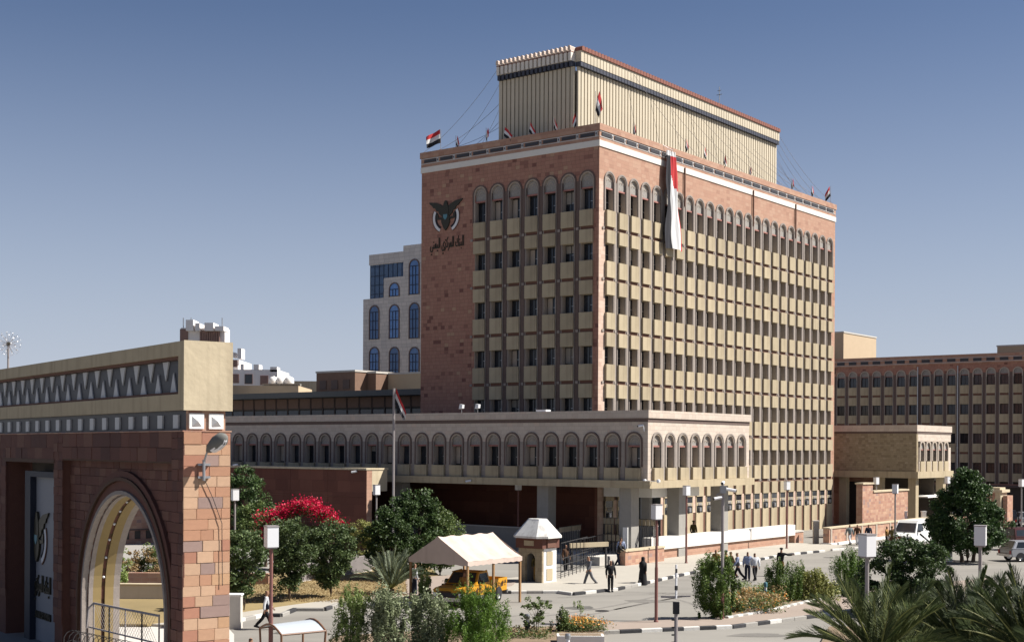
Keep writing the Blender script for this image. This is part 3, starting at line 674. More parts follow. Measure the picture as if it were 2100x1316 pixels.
# auditorium roof behind the podium
au = thing('auditorium', 'low dark clerestory hall with a flat grey roof edge behind the podium', 'hall', (TC.x, TC.y, 0), TROT)
m = MB(); m.box(-75, -TL-.02, 8.0, 40, 12.95, 13.5, 'roof_grey'); m.obj('roof_slab', au)
m = MB(); m.box(-75, -TL-.05, 9.6, 9.9, 8, 12.95, 'wall_inner'); m.obj('wall', au)
fr = MB(); fr.box(-.05, .05, -.06, .0, 0, 1.05, 'brick_brown'); 
for i in range(26):
    x = -TL-1.2-i*1.7
    m = MB(); m.box(x-1.5, x, 9.55, 9.6, 11.9, 12.9, 'brick_brown'); m.obj('panel', au)
    m = MB(); m.box(x-1.5, x, 9.57, 9.6, 10.75, 11.7, 'window_glass').box(x-1.56, x-1.501, 9.5, 9.6, 10.7, 12.9, 'brown_moulding'); m.obj('window', au)
# tan roof blocks in front of the grey building
def wbox(nm, label, cat, px0, px1, py0, b, deep, mat, zb=0, extra=None):
    x0, zt = onb(px0, py0, b); x1, _ = onb(px1, py0, b)
    t = thing(nm, label, cat, (TC.x, TC.y, 0), TROT)
    m = MB(); m.box(x0, x1, b, b+deep, zb, zt, mat); m.obj('walls', t)
    if extra: extra(t, x0, x1, zt)
    m = MB(); m.box(x0-.08, x1+.08, b-.08, b+deep+.08, zt, zt+.2, 'concrete_pale'); m.obj('coping', t)
    return t
def bumps(t, x0, x1, zt):
    for i in range(3):
        xx = x0 + (x1-x0)*(i+.6)/3.3; m = MB(); m.box(xx-.5, xx+.5, 22-.1, 22-.002, zt-1.9, zt-.9, 'brown_moulding'); m.obj('louvre', t)
wbox('rooftop_block', 'brown rendered rooftop block left of the tower, with three faint louvres', 'rooftop structure', 649, 728, 765, 22, 6, 'brick_brown', 12, bumps)
x0, _ = onb(738, 765, 24); x1, _ = onb(770, 765, 24)
wbox('rooftop_block', 'small brown and tan rooftop block touching the tower edge', 'rooftop structure', 742, 771, 766, 24, 5, 'brick_brown', 12)
t = wbox('rooftop_block', 'sunlit sand coloured rooftop wall beneath the blue glass windows', 'rooftop structure', 771, 870, 769, 26, 5, 'tan_plaster', 12)
t.rotation_euler = (0, 0, TROT)
# ------------------------------------------------------------------ grey building with blue arched windows
gb = thing('grey_office_building', 'grey stone office block with tall arched blue windows behind the tower', 'office building', (TC.x, TC.y, 0), TROT)
b0 = 60
xa, z30 = onb(745, 614, b0); xb, ztop = onb(757, 523, b0); xr = onb(880, 600, b0)[0]; xm, _ = onb(827, 540, b0); xm2, _ = onb(787, 600, b0)
z540 = onb(790, 541, b0)[1]; z566 = onb(800, 569, b0)[1]
m = MB(); m.box(xa, xr+8, b0, b0+16, 0, z30, 'grey_ashlar').box(xm2, xr+8, b0+.001, b0+16, z30+.001, z566, 'grey_ashlar').box(xm, xr+8, b0+.001, b0+16, z566+.001, z540, 'grey_ashlar').box(xb, xm, b0+.001, b0+15, z540+.001, ztop, 'grey_ashlar').box(xm+.001, xr+8, b0+.001, b0+16, z540+.001, ztop+.8, 'grey_ashlar'); m.obj('wall', gb)
m = MB(); m.box(xb, xm2-.01, b0+.3, b0+15, z30+.01, z540, 'blue_glass_dark').box(xm2-.009, xm-.01, b0+.3, b0+15, z566+.01, z540, 'blue_glass_dark')
for i in range(8): m.box(xb+i*.9, xb+i*.9+.06, b0+.24, b0+.3, z566 if i*.9 > xm2-xb else z30+.02, z540-.01, 'blue_frame')
for i in range(5): m.box(xb, xm2-.02, b0+.24, b0+.3, z30+.6+i*1.35, z30+.68+i*1.35, 'blue_frame')
m.obj('curtain_wall', gb)
def bluewin(px, py0, py1, wid=1.75):
    x, z1 = onb(px, py0, b0); _, z0 = onb(px, py1, b0); r = wid/2
    fm = MB(); o_ = [(x-r-.16, z0-.1)] + arc(x, z1-r, r+.16, 8) + [(x+r+.16, z0-.1)]; i_ = [(x-r, z0)] + arc(x, z1-r, r, 8) + [(x+r, z0)]
    fm.strip(o_, i_, b0-.12, b0-.002, 'brown_moulding')
    for k in (-.33, .33): fm.box(x+k*r-.04, x+k*r+.04, b0-.1, b0-.03, z0, z1-r, 'blue_frame')
    nz_ = max(1, int((z1-z0-r)/1.1))
    for k in range(nz_+1): fm.box(x-r, x+r, b0-.09, b0-.03, z0+k*(z1-z0-r)/nz_-.05, z0+k*(z1-z0-r)/nz_+.05, 'blue_frame')
    w_ = fm.obj('window', gb)
    pn = MB(); pn.prism([(x-r, z0)] + arc(x, z1-r, r-.01, 8) + [(x+r, z0)], b0-.03, b0-.003, 'blue_glass'); pn.obj('pane', w_)
for px in (768, 809, 850):
    bluewin(px, 628 if px < 800 else 626 if px < 830 else 622, 695 if px < 800 else 693); bluewin(px, 713, 775)
bluewin(809, 581, 607); bluewin(850, 533, 603)

# ------------------------------------------------------------------ far buildings left
def far_block(label, px0, px1, py0, pyb, Y, mat, wins=(), extras=None, cat='apartment building', name='far_building', deep=12, rz=0):
    p0 = atY(px0, py0, Y); p1 = atY(px1, py0, Y)
    t = thing(name, label, cat, (p0.x, p0.y, 0)); wd = p1.x - p0.x
    m = MB(); m.box(0, wd, 0, deep, 0, p0.z, mat); m.obj('wall', t)
    for (wx0, wx1, wy0, wy1, wm) in wins:
        q0 = atY(wx0, wy0, Y); q1 = atY(wx1, wy1, Y); x0_, x1_ = q0.x-p0.x, q1.x-p0.x
        m = MB(); m.box(x0_-.1, x1_+.1, -.1, -.02, q1.z-.1, q0.z+.1, 'far_brown'); f = m.obj('window', t)
        m = MB(); m.box(x0_, x1_, -.13, -.101, q1.z, q0.z, wm); m.obj('pane', f)
    if extras: extras(t, p0, Y)
    return t
def crenel(t, p0, Y):
    for (a, b, c, d) in ((475, 480, 722, 732), (487, 495, 714, 735), (493, 500, 746, 757), (520, 531, 747, 757), (554, 568, 752, 762)):
        q0, q1 = atY(a, c, Y), atY(b, d, Y); m = MB(); m.box(q0.x-p0.x, q1.x-p0.x, 0, 3, q1.z, q0.z, 'far_white'); m.obj('parapet', t)
far_block('white apartment block with crenellated roof and brown arched windows beside the gate beam', 440, 569, 757, 790, 230, 'far_white',
          [(477, 489, 768, 784, 'far_brown'), (503, 517, 768, 786, 'window_glass'), (535, 549, 771, 788, 'far_brown'), (477, 486, 739, 750, 'far_brown')], crenel)
far_block('upper white storey stepping up behind the gate beam', 440, 488, 737, 760, 232, 'far_white', [(474, 485, 741, 751, 'far_brown')])
def towertop(t, p0, Y):
    for (a, b, c, mt) in ((385, 400, 657, 'far_white'), (404, 413, 664, 'far_white'), (423, 441, 663, 'far_white'), (444, 462, 670, 'far_white')):
        q0, q1 = atY(a, c, Y), atY(b, 676, Y); m = MB(); m.box(q0.x-p0.x, q1.x-p0.x, -1, 2, q1.z-.2, q0.z, mt); m.obj('roof_piece', t)
    for px in (372, 388, 452):
        q0 = atY(px, 655, Y); q1 = atY(px, 676, Y); m = MB(); m.tube([(q0.x-p0.x, 1, q1.z-.3), (q0.x-p0.x, 1, q0.z+.3)], .06, 'steel', 5); m.obj('pole', t)
    for i in range(9):
        q = atY(411 + i*4.6, 680, Y); q2 = atY(411+i*4.6, 700, Y); m = MB(); m.box(q.x-p0.x, q.x-p0.x+.22, -.35, -.14, q2.z-2, q.z, 'far_brown'); m.obj('slat', t)
far_block('whitewashed tower house top with pierced screen above the gate beam', 371, 461, 672, 700, 170, 'far_white', [(371, 384, 676, 700, 'far_brown'), (412, 448, 679, 705, 'tan_plaster')], towertop, cat='house', name='tower_house', deep=3)
wt = far_block('pale roof wall right of the water tanks', 600, 652, 781, 800, 200, 'cream_plaster')
for k, px in enumerate((561, 576, 593)):
    q = atY(px, 787, 180); t = thing('water_tank', ['round white rooftop water tank nearest the white apartment block', 'round white rooftop water tank between two others', 'round white rooftop water tank farthest right of the three'][k], 'water tank', (q.x, q.y, q.z), 0, 'rooftop water tanks')
    m = MB(); m.lathe([(.0, .95), (.35, .92), (.62, .7), (.66, .1), (.6, 0), (0, 0)], 'white_paint', 12); m.obj('tank', t, smooth=True)
    m = MB(); m.lathe([(0, 1.06), (.16, 1.04), (.16, .93)], 'white_paint', 8); m.obj('lid', t)
t = thing('tank_stand', 'grey metal frame carrying the rooftop tanks', 'frame', atY(578, 800, 180)); 
m = MB(); zz = atY(578, 787, 180).z - atY(578, 800, 180).z
for i in range(14): m.box(-2.4+i*.35, -2.32+i*.35, -.5, -.4, -.2, zz*(.5+.5*rnd.random()), 'steel')
m.box(-2.5, 2.5, -.7, .7, zz-.08, zz-.005, 'concrete').box(-2.5, 2.5, -.3, .3, -.4, zz-.09, 'concrete'); m.obj('frame', t)
hs = far_block('low house roof with parapet under the water tanks', 470, 612, 790, 800, 178, 'tan_plaster', cat='house', name='low_house')
# dandelion shaped street ornament at far left
q = spot(18, 1000); 
Yd = 95; q = atY(17, 705, Yd)
t = thing('globe_street_light', 'round burst shaped street light on a tall pole over the gate', 'street light', (q.x, q.y, 0))
m = MB(); m.tube([(0, 0, 0), (0, 0, q.z)], [.13, .07], 'pole_paint', 8); m.obj('pole', t)
for i in range(64):
    zc = 1-2*(i+.5)/64; ph = i*2.39996; rr_ = math.sqrt(1-zc*zc); d = Vector((rr_*math.cos(ph), rr_*math.sin(ph), zc))
    m = MB(); L_ = .88; m.tube([d*.12, d*L_], .008, 'pole_paint', 3, False); 
    a, b_ = d.orthogonal().normalized(), d.cross(d.orthogonal()).normalized()
    m.poly([d*L_+a*.06, d*L_+b_*.06, d*L_-a*.06, d*L_-b_*.06], 'lamp_white'); m.obj('ray', t, (0, 0, q.z))
m = MB(); m.lathe([(0, -.16), (.12, -.1), (.15, 0), (.12, .1), (0, .16)], 'bronze', 8); m.obj('hub', t, (0, 0, q.z))

# ------------------------------------------------------------------ right wing
wg = thing('right_wing', 'long shaded office wing with rows of small arched windows at the right', 'office building', (TC.x, TC.y, 0), TROT)
WB = 92; x_first = onb(1680+135/2.99, 800, WB)[0]; WW = 1.7385; nW = 19
ztW = 20.65
zr = [onb(2000, y, WB)[1] for y in (755, 0)]
wtops = [18.0, 18.0-4.05, 18.0-8.1, 18.0-12.15]
zt0 = onb(2000, 768, WB)[1]; zs0 = onb(2000, 789, WB)[1]; zt1 = onb(2000, 828, WB)[1]; pitch = zt0 - zt1
m = MB(); m.box(x_first-8, x_first+nW*WW+14, WB+.4, WB+15, 0, ztW-.2, 'wall_inner'); m.obj('inner_core', wg)
m = MB(); xw0, xw1 = x_first-WW/2, x_first+(nW-.5)*WW
m.box(x_first-8, xw0, WB, WB+.399, 0, ztW-2, 'red_stone').box(xw1, xw1+14, WB, WB+.399, 0, ztW-2, 'red_stone'); m.obj('end_wall', wg)
spW = zt0 + .25
m = MB(); hwW = .52
for i in range(nW):
    cx = x_first+i*WW; ar = arc(cx, spW, hwW, 8); L, Rr = cx-WW/2, cx+WW/2; ztp = spW+1.25
    m.poly([(L, WB, spW), (cx-hwW, WB, spW), (L, WB, ztp)], 'red_stone'); m.poly([(cx+hwW, WB, spW), (Rr, WB, spW), (Rr, WB, ztp)], 'red_stone')
    for k in range(8): m.poly([(ar[k][0], WB, ar[k][1]), (ar[k+1][0], WB, ar[k+1][1]), (L+(Rr-L)*(k+1)/8, WB, ztp), (L+(Rr-L)*k/8, WB, ztp)], 'red_stone')
m.obj('arcade_wall', wg)
m = MB(); m.box(x_first-8, xw1+14, WB-.15, WB+.41, spW+1.251, ztW+.1, 'red_stone_smooth'); m.box(x_first-8, xw1+14, WB-.19, WB-.151, spW+1.45, spW+1.5, 'pale_tile').box(x_first-8, xw1+14, WB-.19, WB-.151, spW+2.0, spW+2.05, 'pale_tile'); m.obj('parapet', wg)
for i in range(nW):
    m = MB(); m.box(x_first+i*WW-.55, x_first+i*WW+.55, WB-.2, WB-.152, spW+1.55, spW+1.95, 'dark_tile'); m.obj('frieze_tile', wg)
zbW = zt0 - 3*pitch - (zt0-zs0) - 1.4
pmm = MB(); pmm.box(-.34, .34, -.02, .399, zbW, spW, 'brown_moulding').box(-.3, -.2, -.08, -.021, zbW, spW, 'grey_moulding').box(.2, .3, -.08, -.021, zbW, spW, 'grey_moulding'); pmm = pmm.mesh('pilaster')
for i in range(nW+1): link('pilaster', pmm, wg, (x_first+(i-.5)*WW, WB, 0))
hW = zt0 - zs0
fW = MB(); fW.box(-.52, .52, .2, .26, 0, .05, 'dark_metal').box(-.52, .52, .2, .26, hW-.05, hW, 'dark_metal').box(-.52, -.47, .2, .26, .05, hW-.05, 'dark_metal').box(.47, .52, .2, .26, .05, hW-.05, 'dark_metal').box(-.02, .02, .19, .26, .05, hW-.05, 'dark_metal'); fW = fW.mesh('window')
pW = MB(); pW.box(-.469, .469, .23, .25, .051, hW-.051, 'window_glass'); pW = pW.mesh('pane')
sW = MB(); sW.strip([(-.66, -.3-hW*0)] + arc(0, .25, .66, 8) + [(.66, -.3)], [(-.52, -.3)] + arc(0, .25, .52, 8) + [(.52, -.3)], -.08, -.001, 'cream_moulding'); sW.prism([(-.51, .08)] + arc(0, .25, .515, 8) + [(.51, .08)], .08, .15, 'carved_grey').box(-.515, .515, .02, .12, 0, .078, 'lintel_red'); sW = sW.mesh('tympanum')
p1 = MB(); ph = (pitch-hW-.3)/2; p1.box(-.6, .6, -.12, .3, 0, ph, 'beige_precast'); p1 = p1.mesh('panel')
for r in range(4):
    zt = zt0 - r*pitch
    for i in range(nW):
        x = x_first + i*WW
        o = link('window', fW, wg, (x, WB, zt-hW)); link('pane', pW, o)
        if r == 0: link('tympanum', sW, o, (0, 0, hW))
        if i < 16: link('panel', p1, wg, (x, WB, zt-hW-ph)); 
        if r < 3 and i < 16: link('panel', p1, wg, (x, WB, zt-pitch+.001))
    if r < 3:
        m = MB(); [m.box(x_first+i*WW-.52, x_first+i*WW+.52, -.05+WB, WB+.3, zt-hW-ph-.3+.002, zt-hW-ph-.002, 'band_red') for i in range(nW)]; tag(m.obj('floor_band', wg), kind='stuff')
m = MB(); m.box(x_first-8, xw1+14, WB-.05, WB+.399, 3.2, zbW-.001, 'red_stone').box(x_first-8, xw1+14, WB-.3, WB-.051, 3.2, 3.5, 'brown_moulding'); m.obj('lower_wall', wg)
for px in (1883, 1965):
    xx = onb(px, 800, WB)[0]; m = MB(); m.tube([(xx, WB-.2, 3.5), (xx, WB-.2, spW+1)], .08, 'steel', 6); m.obj('downpipe', wg)
def _tw(t, x0, x1, zt): m = MB(); m.box(x0+.5, x0+1.6, 97.9, 97.999, zt-4, zt-2.6, 'window_glass'); m.obj('window', t)
t = wbox('stair_tower', 'sand coloured stair tower rising over the wing beside the bank tower', 'stair tower', 1690, 1730, 684, 98, 12, 'tan_plaster', 0, _tw)
t = wbox('roof_hut', 'tan rooftop hut at the far right end of the wing', 'rooftop structure', 2045, 2190, 711, 97, 9, 'tan_plaster', 10)
# ------------------------------------------------------------------ portico
po = thing('portico_block', 'raised sand coloured portico on square columns with five narrow arched windows', 'portico', (TC.x, TC.y, 0), TROT)
QX, QY = 7.7, 46.5; QE = ona(1950, 880, QX)[0]
m = MB(); m.box(-4, QX, QY, QY+.4, 5.82, 9.7, 'portico_stone').box(-4, QX-.4, QE-.4, QE, 5.82, 9.7, 'portico_stone').box(-4, QX-.5, QY+.5, QE-.5, 5.8, 9.9, 'wall_inner'); m.obj('wall', po)
m = MB(); m.box(-4, QX+.25, QY-.25, QE+.2, 5.15, 5.819, 'beige_beam'); m.obj('floor_slab', po)
m = MB(); m.box(-4, QX+.05, QY-.05, QE+.05, 9.701, 9.9, 'brown_moulding').box(-4, QX+.1, QY-.1, QE+.1, 9.901, 10.55, 'podium_stone'); m.obj('parapet', po)
nA = 5; sp = (QE-QY-1.3)/nA
m = MB(); 
for i in range(nA+1): m.box(QX-.35, QX, QY+.4+i*sp-(.0 if i == 0 else .35)+.25, QY+.4+i*sp+(.35 if i < nA else .9-.05)+.25 if i < nA else QE-.01, 5.82, 8.3, 'podium_stone')
m.box(QX-.35, QX, QY+.401, QE-.01, 8.9, 9.7, 'podium_stone'); m.obj('arcade_wall', po)
for i in range(nA):
    yc = QY+.65+(i+.5)*sp; hw = (sp-.7)/2
    m = MB(); m.strip([(-hw-.2, 6.9)] + arc(0, 8.3, hw+.22, 8) + [(hw+.2, 6.9)], [(-hw, 6.9)] + arc(0, 8.3, hw, 8) + [(hw, 6.9)], -.07, .3, 'cream_moulding').box(-hw-.1, hw+.1, -.1, .2, 5.83, 6.85, 'beige_precast').prism([(-hw, 8.1)] + arc(0, 8.3, hw, 8) + [(hw, 8.1)], .1, .2, 'carved_grey').box(-hw, hw, .05, .2, 8.0, 8.1, 'lintel_red')
    o = m.obj('window', po, (QX, yc, 0), math.pi/2)
    m = MB(); m.box(-hw, hw, .3, .33, 6.85, 8.3, 'window_glass'); m.obj('pane', o)
for (a, b2) in ((7.0, QY+1.0), (7.0, QE-1), (3.5, QY+.8), (-.5, QY+1)):
    m = MB(); m.box(a-.4, a+.4, b2-.4, b2+.4, 0, 5.149, 'beige_beam'); m.obj('column', po)
m = MB(); m.box(-6, 1.5, QY+4, QY+4.3, 0, 5.149, 'red_stone_smooth').box(-1.7, .2, QY+3.9, QY+3.99, 0, 4.6, 'dark_metal').box(-5, 6.6, QE-2, QE-1.8, 0, 5.149, 'wall_inner'); m.obj('back_wall', po)
sw_ = thing('salmon_wall', 'tall sunlit salmon stone wall with a stepped top under the portico', 'wall', (TC.x, TC.y, 0), TROT)
b_a, zA = ona(1769, 993, 9.2); b_b, _ = ona(1790, 1003, 9.2); b_c, zB = ona(1862, 1005, 9.2)
m = MB(); m.box(8.6, 9.2, b_a, b_b, 0, zA, 'pink_stone').box(8.6, 9.2, b_b+.001, b_c, 0, zB, 'pink_stone'); m.obj('wall_body', sw_)
m = MB(); m.box(8.5, 9.3, b_a-.1, b_b+.05, zA, zA+.15, 'cream_plaster').box(8.5, 9.3, b_b+.051, b_c+.1, zB, zB+.15, 'cream_plaster'); m.obj('coping', sw_)
for k, px in enumerate((1855, 1894)):
    q = spot(px, 1092); t = thing('white_bollard', ['tall white post left of the portico column', 'tall white post right of the portico column'][k], 'post', (q.x, q.y, 0), 0, 'white posts by the portico')
    m = MB(); m.box(-.2, .2, -.2, .2, 0, 2.0, 'white_paint').box(-.24, .24, -.24, .24, 2.0, 2.12, 'white_paint'); m.obj('shaft', t)
q = atY(2046, 1000, 128); t = thing('gate_pier', 'cream and salmon gate pier beyond the round dark tree', 'gate pier', (q.x, q.y, 0), TROT)
m = MB(); m.box(-.8, .0, -.7, 1.2, 0, q.z-.4, 'pink_stone').box(.001, .5, -.7, 1.2, 0, q.z-.4, 'cream_plaster').box(.6, 1.0, -.3, 1.3, 0, q.z-.7, 'pink_stone'); m.obj('shaft', t)
m = MB(); m.box(-1.0, .7, -.9, 1.4, q.z-.4, q.z-.15, 'cream_plaster').box(-.6, .4, -.6, 1, q.z-.15, q.z+.05, 'cream_plaster'); m.obj('cap', t)
m = MB(); m.box(8.5, 8.8, 0, 0, 0, 0, 'white_paint')
t = thing('barrier_canopy', 'flat white canopy edge between portico and round tree', 'canopy', (TC.x, TC.y, 0), TROT)
zc = ona(1890, 1020, 9)[1]; y0_, y1_ = ona(1903, 1020, 8)[0], ona(1960, 1020, 8)[0]
m = MB(); m.box(5, 8, y0_, y1_, zc-.15, zc, 'white_paint'); m.obj('roof', t); m = MB(); m.box(5.1, 5.3, y0_+.3, y0_+.5, 0, zc-.15, 'steel').box(7.6, 7.8, y1_-.5, y1_-.3, 0, zc-.15, 'steel'); m.obj('legs', t)
# ------------------------------------------------------------------ GATE (its own axes: x along the gate, y through it)
def ong(px, py, b=0.):
    r, v = ray(px, py); d = Vector((r, 1)); t = (b + GC.dot(GBX)) / d.dot(GBX)
    return (d*t - GC).dot(GAX), CAM_H + v*t
def onge(px, py, a=0.):
    r, v = ray(px, py); d = Vector((r, 1)); t = (a + GC.dot(GAX)) / d.dot(GAX)
    return (d*t - GC).dot(GBX), CAM_H + v*t
gate = thing('entrance_gate', 'monumental stone gate with a pointed arch opening and a beige beam of white triangles', 'gate', (GC.x, GC.y, 0), -GT)
GL = -27.; GDp = 1.56; AC, ASP, AR0 = -5.97, 2.3, 4.03
m = MB(); m.box(GL, 0, 0, 1.6, 10.81, 11.26, 'beige_beam').box(GL, 0, 0, 1.6, 9.12, 9.62, 'beige_beam').box(-.45, 0, 0, 1.6, 9.621, 10.809, 'beige_beam').box(GL, -.451, .3, 1.6, 9.621, 10.809, 'dark_tile'); m.obj('beam', gate)
m = MB(); m.box(.001, .03, -.01, 1.61, 9.11, 11.27, 'cream_plaster'); m.obj('end_panel', gate)
m = MB(); m.box(GL, -.46, .1, .299, 10.72, 10.808, 'band_red').box(GL, -.46, .1, .299, 9.622, 9.7, 'band_red'); m.obj('frieze_edge', gate)
dn = MB(); dn.prism([(-.25, 0), (.25, 0), (0, -.62)], .25, .295, 'pale_tile'); dnm = dn.mesh('triangle_tile'); up = MB(); up.prism([(-.25, 0), (.25, 0), (0, .62)], .25, .295, 'pale_tile'); upm = up.mesh('triangle_tile')
for i in range(20):
    link('triangle_tile', dnm, gate, (-.82-i*1.32, 0, 10.7)); link('triangle_tile', upm, gate, (-1.48-i*1.32, 0, 9.71))
m = MB(); m.box(GL, -.14, .14, 1.42, 8.49, 9.119, 'dark_tile').box(-.139, -.1, .14, 1.42, 8.49, 9.119, 'pink_stone'); m.obj('neck_band', gate)
sq = MB(); sq.box(-.2, .2, .08, .139, 8.56, 8.98, 'pale_tile'); sqm = sq.mesh('square_tile')
for i in range(20): link('square_tile', sqm, gate, (-.86-i*1.32, 0, 0))
for yc in (.45, 1.1):
    m = MB(); m.box(-.099, -.04, yc-.24, yc+.24, 8.54, 9.02, 'white_paint'); o = m.obj('square_tile', gate)
    m = MB(); m.poly([(-.038, yc-.16, 8.62), (-.038, yc+.16, 8.62), (.06, yc, 8.78)], 'white_paint'); m.poly([(-.038, yc+.16, 8.62), (-.038, yc+.16, 8.94), (.06, yc, 8.78)], 'white_paint'); m.poly([(-.038, yc+.16, 8.94), (-.038, yc-.16, 8.94), (.06, yc, 8.78)], 'white_paint'); m.poly([(-.038, yc-.16, 8.94), (-.038, yc-.16, 8.62), (.06, yc, 8.78)], 'white_paint'); m.obj('pyramid', o)
I = .05
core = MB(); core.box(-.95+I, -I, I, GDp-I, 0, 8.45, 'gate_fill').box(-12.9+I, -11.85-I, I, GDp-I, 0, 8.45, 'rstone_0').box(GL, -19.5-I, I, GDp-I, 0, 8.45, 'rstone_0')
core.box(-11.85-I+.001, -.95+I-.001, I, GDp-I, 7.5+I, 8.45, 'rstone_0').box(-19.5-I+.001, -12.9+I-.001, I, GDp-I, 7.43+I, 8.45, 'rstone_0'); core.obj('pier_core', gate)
m = MB(); m.box(-19.55, -12.85, -.02, 1.5, 7.32, 7.47, 'soffit_brown').box(-11.8, -.95, .02, .3, 7.45, 7.53, 'soffit_brown').box(GL, .01, -.03, 1.59, 8.451, 8.489, 'pink_stone'); m.obj('ledge', gate)
# arch wall with hole
m = MB(); ns = 24; ar = arc(AC, ASP, AR0, ns); y0, y1 = .36, GDp-I
xl, xr_ = -11.85-I+.002, -.95+I-.002; zt = 7.5+I-.002
tops = []
for i, (x, z) in enumerate(ar):
    a = math.atan2(z-ASP, x-AC); 
    t1 = (zt-ASP)/max(math.sin(a), 1e-6); t2 = ((xr_-AC) if math.cos(a) > 0 else (xl-AC))/ (math.cos(a) if abs(math.cos(a)) > 1e-6 else 1e-6)
    t_ = min(t1, t2); tops.append((AC+t_*math.cos(a), ASP+t_*math.sin(a)))
full_o = [(xl, 0)] + tops + [(xr_, 0)]; full_i = [(AC-AR0, 0)] + ar + [(AC+AR0, 0)]
m.strip(full_o, full_i, y0, y1, 'rstone_0')
for cx_ in ((xl, zt), (xr_, zt)):
    k = min(range(len(tops)-1), key=lambda q: (tops[q][0]-cx_[0])**2+(tops[q][1]-cx_[1])**2 + (tops[q+1][0]-cx_[0])**2+(tops[q+1][1]-cx_[1])**2)
    m.prism([tops[k], tops[k+1], cx_], y0, y1, 'rstone_0')
m.obj('arch_wall', gate)
def ringpoly(r): return [(AC-r, 0)] + arc(AC, ASP, r, 28) + [(AC+r, 0)]
for r0, r1, ya, mt in ((4.03, 4.16, .16, 'grey_moulding'), (4.161, 4.5, .24, 'rstone_0'), (4.501, 4.62, .14, 'soffit_brown'), (4.621, 4.84, .2, 'rstone_1')):
    m = MB(); m.strip(ringpoly(r1), ringpoly(r0), ya, .38, mt); m.obj('arch_ring', gate)
for ya, yb, mt in ((.39, .55, 'grey_moulding'), (.551, .86, 'yellow_soffit'), (.861, 1.0, 'soffit_brown'), (1.001, 1.32, 'yellow_soffit'), (1.321, 1.56, 'grey_moulding')):
    m = MB(); r1 = 4.05 if mt != 'soffit_brown' else 4.10; r0 = 3.97 if mt != 'soffit_brown' else 4.03
    m.strip(ringpoly(r1), ringpoly(r0), ya, yb, mt); m.obj('soffit_band', gate)
for k in range(15):
    a = R(12 + k*156/14); m = MB(); m.lathe([(0, -.05), (.04, -.03), (.05, 0), (.04, .03), (0, .05)], 'lamp_white', 6); m.obj('bulb', gate, (AC+4.0*math.cos(a), .93, ASP+4.0*math.sin(a)))
# individual stones
UC = {}
def ustone(mat):
    if mat in UC: return UC[mat]
    q = MB(); h = .5; c = .485
    pts = [(-h, 1, -h), (h, 1, -h), (h, 1, h), (-h, 1, h)]; pm_ = [(-h, .2, -h), (h, .2, -h), (h, .2, h), (-h, .2, h)]; pf = [(-c, 0, -c), (c, 0, -c), (c, 0, c), (-c, 0, c)]
    for i in range(4):
        j = (i+1) % 4; q.poly([pts[i], pts[j], pm_[j], pm_[i]], mat); q.poly([pm_[i], pm_[j], pf[j], pf[i]], mat)
    q.poly(pf, mat); UC[mat] = q.mesh('stone'); return UC[mat]
stones = []
def lay(kind, x0, x1, z0, z1, course, wmin, wmax, y, mats, skip=None):
    z = z0; r_ = rnd; k = 0
    while z < z1 - .05:
        h = min(course*r_.uniform(.92, 1.08), z1-z)
        if z1-z-h < .12: h = z1-z
        x = x0
        while x < x1 - .02:
            w_ = r_.uniform(wmin, wmax)
            if x1-x-w_ < wmin*.6: w_ = x1-x
            w_ = min(w_, x1-x)
            if not (skip and skip(x, x+w_, z, z+h)): stones.append((kind, x+w_/2, z+h/2, w_-.009, h-.009, y + r_.uniform(-.012, .012), r_.choice(mats)))
            x += w_
        z += h; k += 1
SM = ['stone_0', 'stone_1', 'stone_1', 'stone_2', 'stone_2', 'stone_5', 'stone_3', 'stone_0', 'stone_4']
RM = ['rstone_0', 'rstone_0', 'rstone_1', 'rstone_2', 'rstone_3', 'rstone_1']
def inarch(xa, xb, za, zb):
    x = min(max(AC, xa), xb); z = max(za, ASP) if za > ASP else min(zb, max(za, ASP))
    z = za if za > ASP else ASP
    return math.hypot(x-AC, z-ASP) < 4.3
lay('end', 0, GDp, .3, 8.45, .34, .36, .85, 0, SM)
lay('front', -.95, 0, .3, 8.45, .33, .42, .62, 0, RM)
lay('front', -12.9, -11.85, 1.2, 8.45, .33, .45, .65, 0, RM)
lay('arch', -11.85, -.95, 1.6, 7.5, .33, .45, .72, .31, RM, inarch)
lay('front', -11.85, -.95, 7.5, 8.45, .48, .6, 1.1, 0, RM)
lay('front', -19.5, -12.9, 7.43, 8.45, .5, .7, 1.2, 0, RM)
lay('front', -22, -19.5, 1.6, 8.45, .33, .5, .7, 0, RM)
stones.sort(key=lambda s_: (0 if s_[0] == 'end' else 1, -s_[1]))
rest = MB()
for n_, (kd, a, z, w_, h_, y, mt) in enumerate(stones):
    if n_ < 300:
        o = link('stone', ustone(mt), gate)
        if kd == 'end': o.location = (0 + y, a, z); o.rotation_euler = (0, 0, math.pi/2)
        else: o.location = (a, y, z)
        o.scale = (w_, .05, h_)
    else: rest.box(a-w_/2, a+w_/2, y, y+.05, z-h_/2, z+h_/2, mt)
tag(rest.obj('stone', gate), kind='stuff')
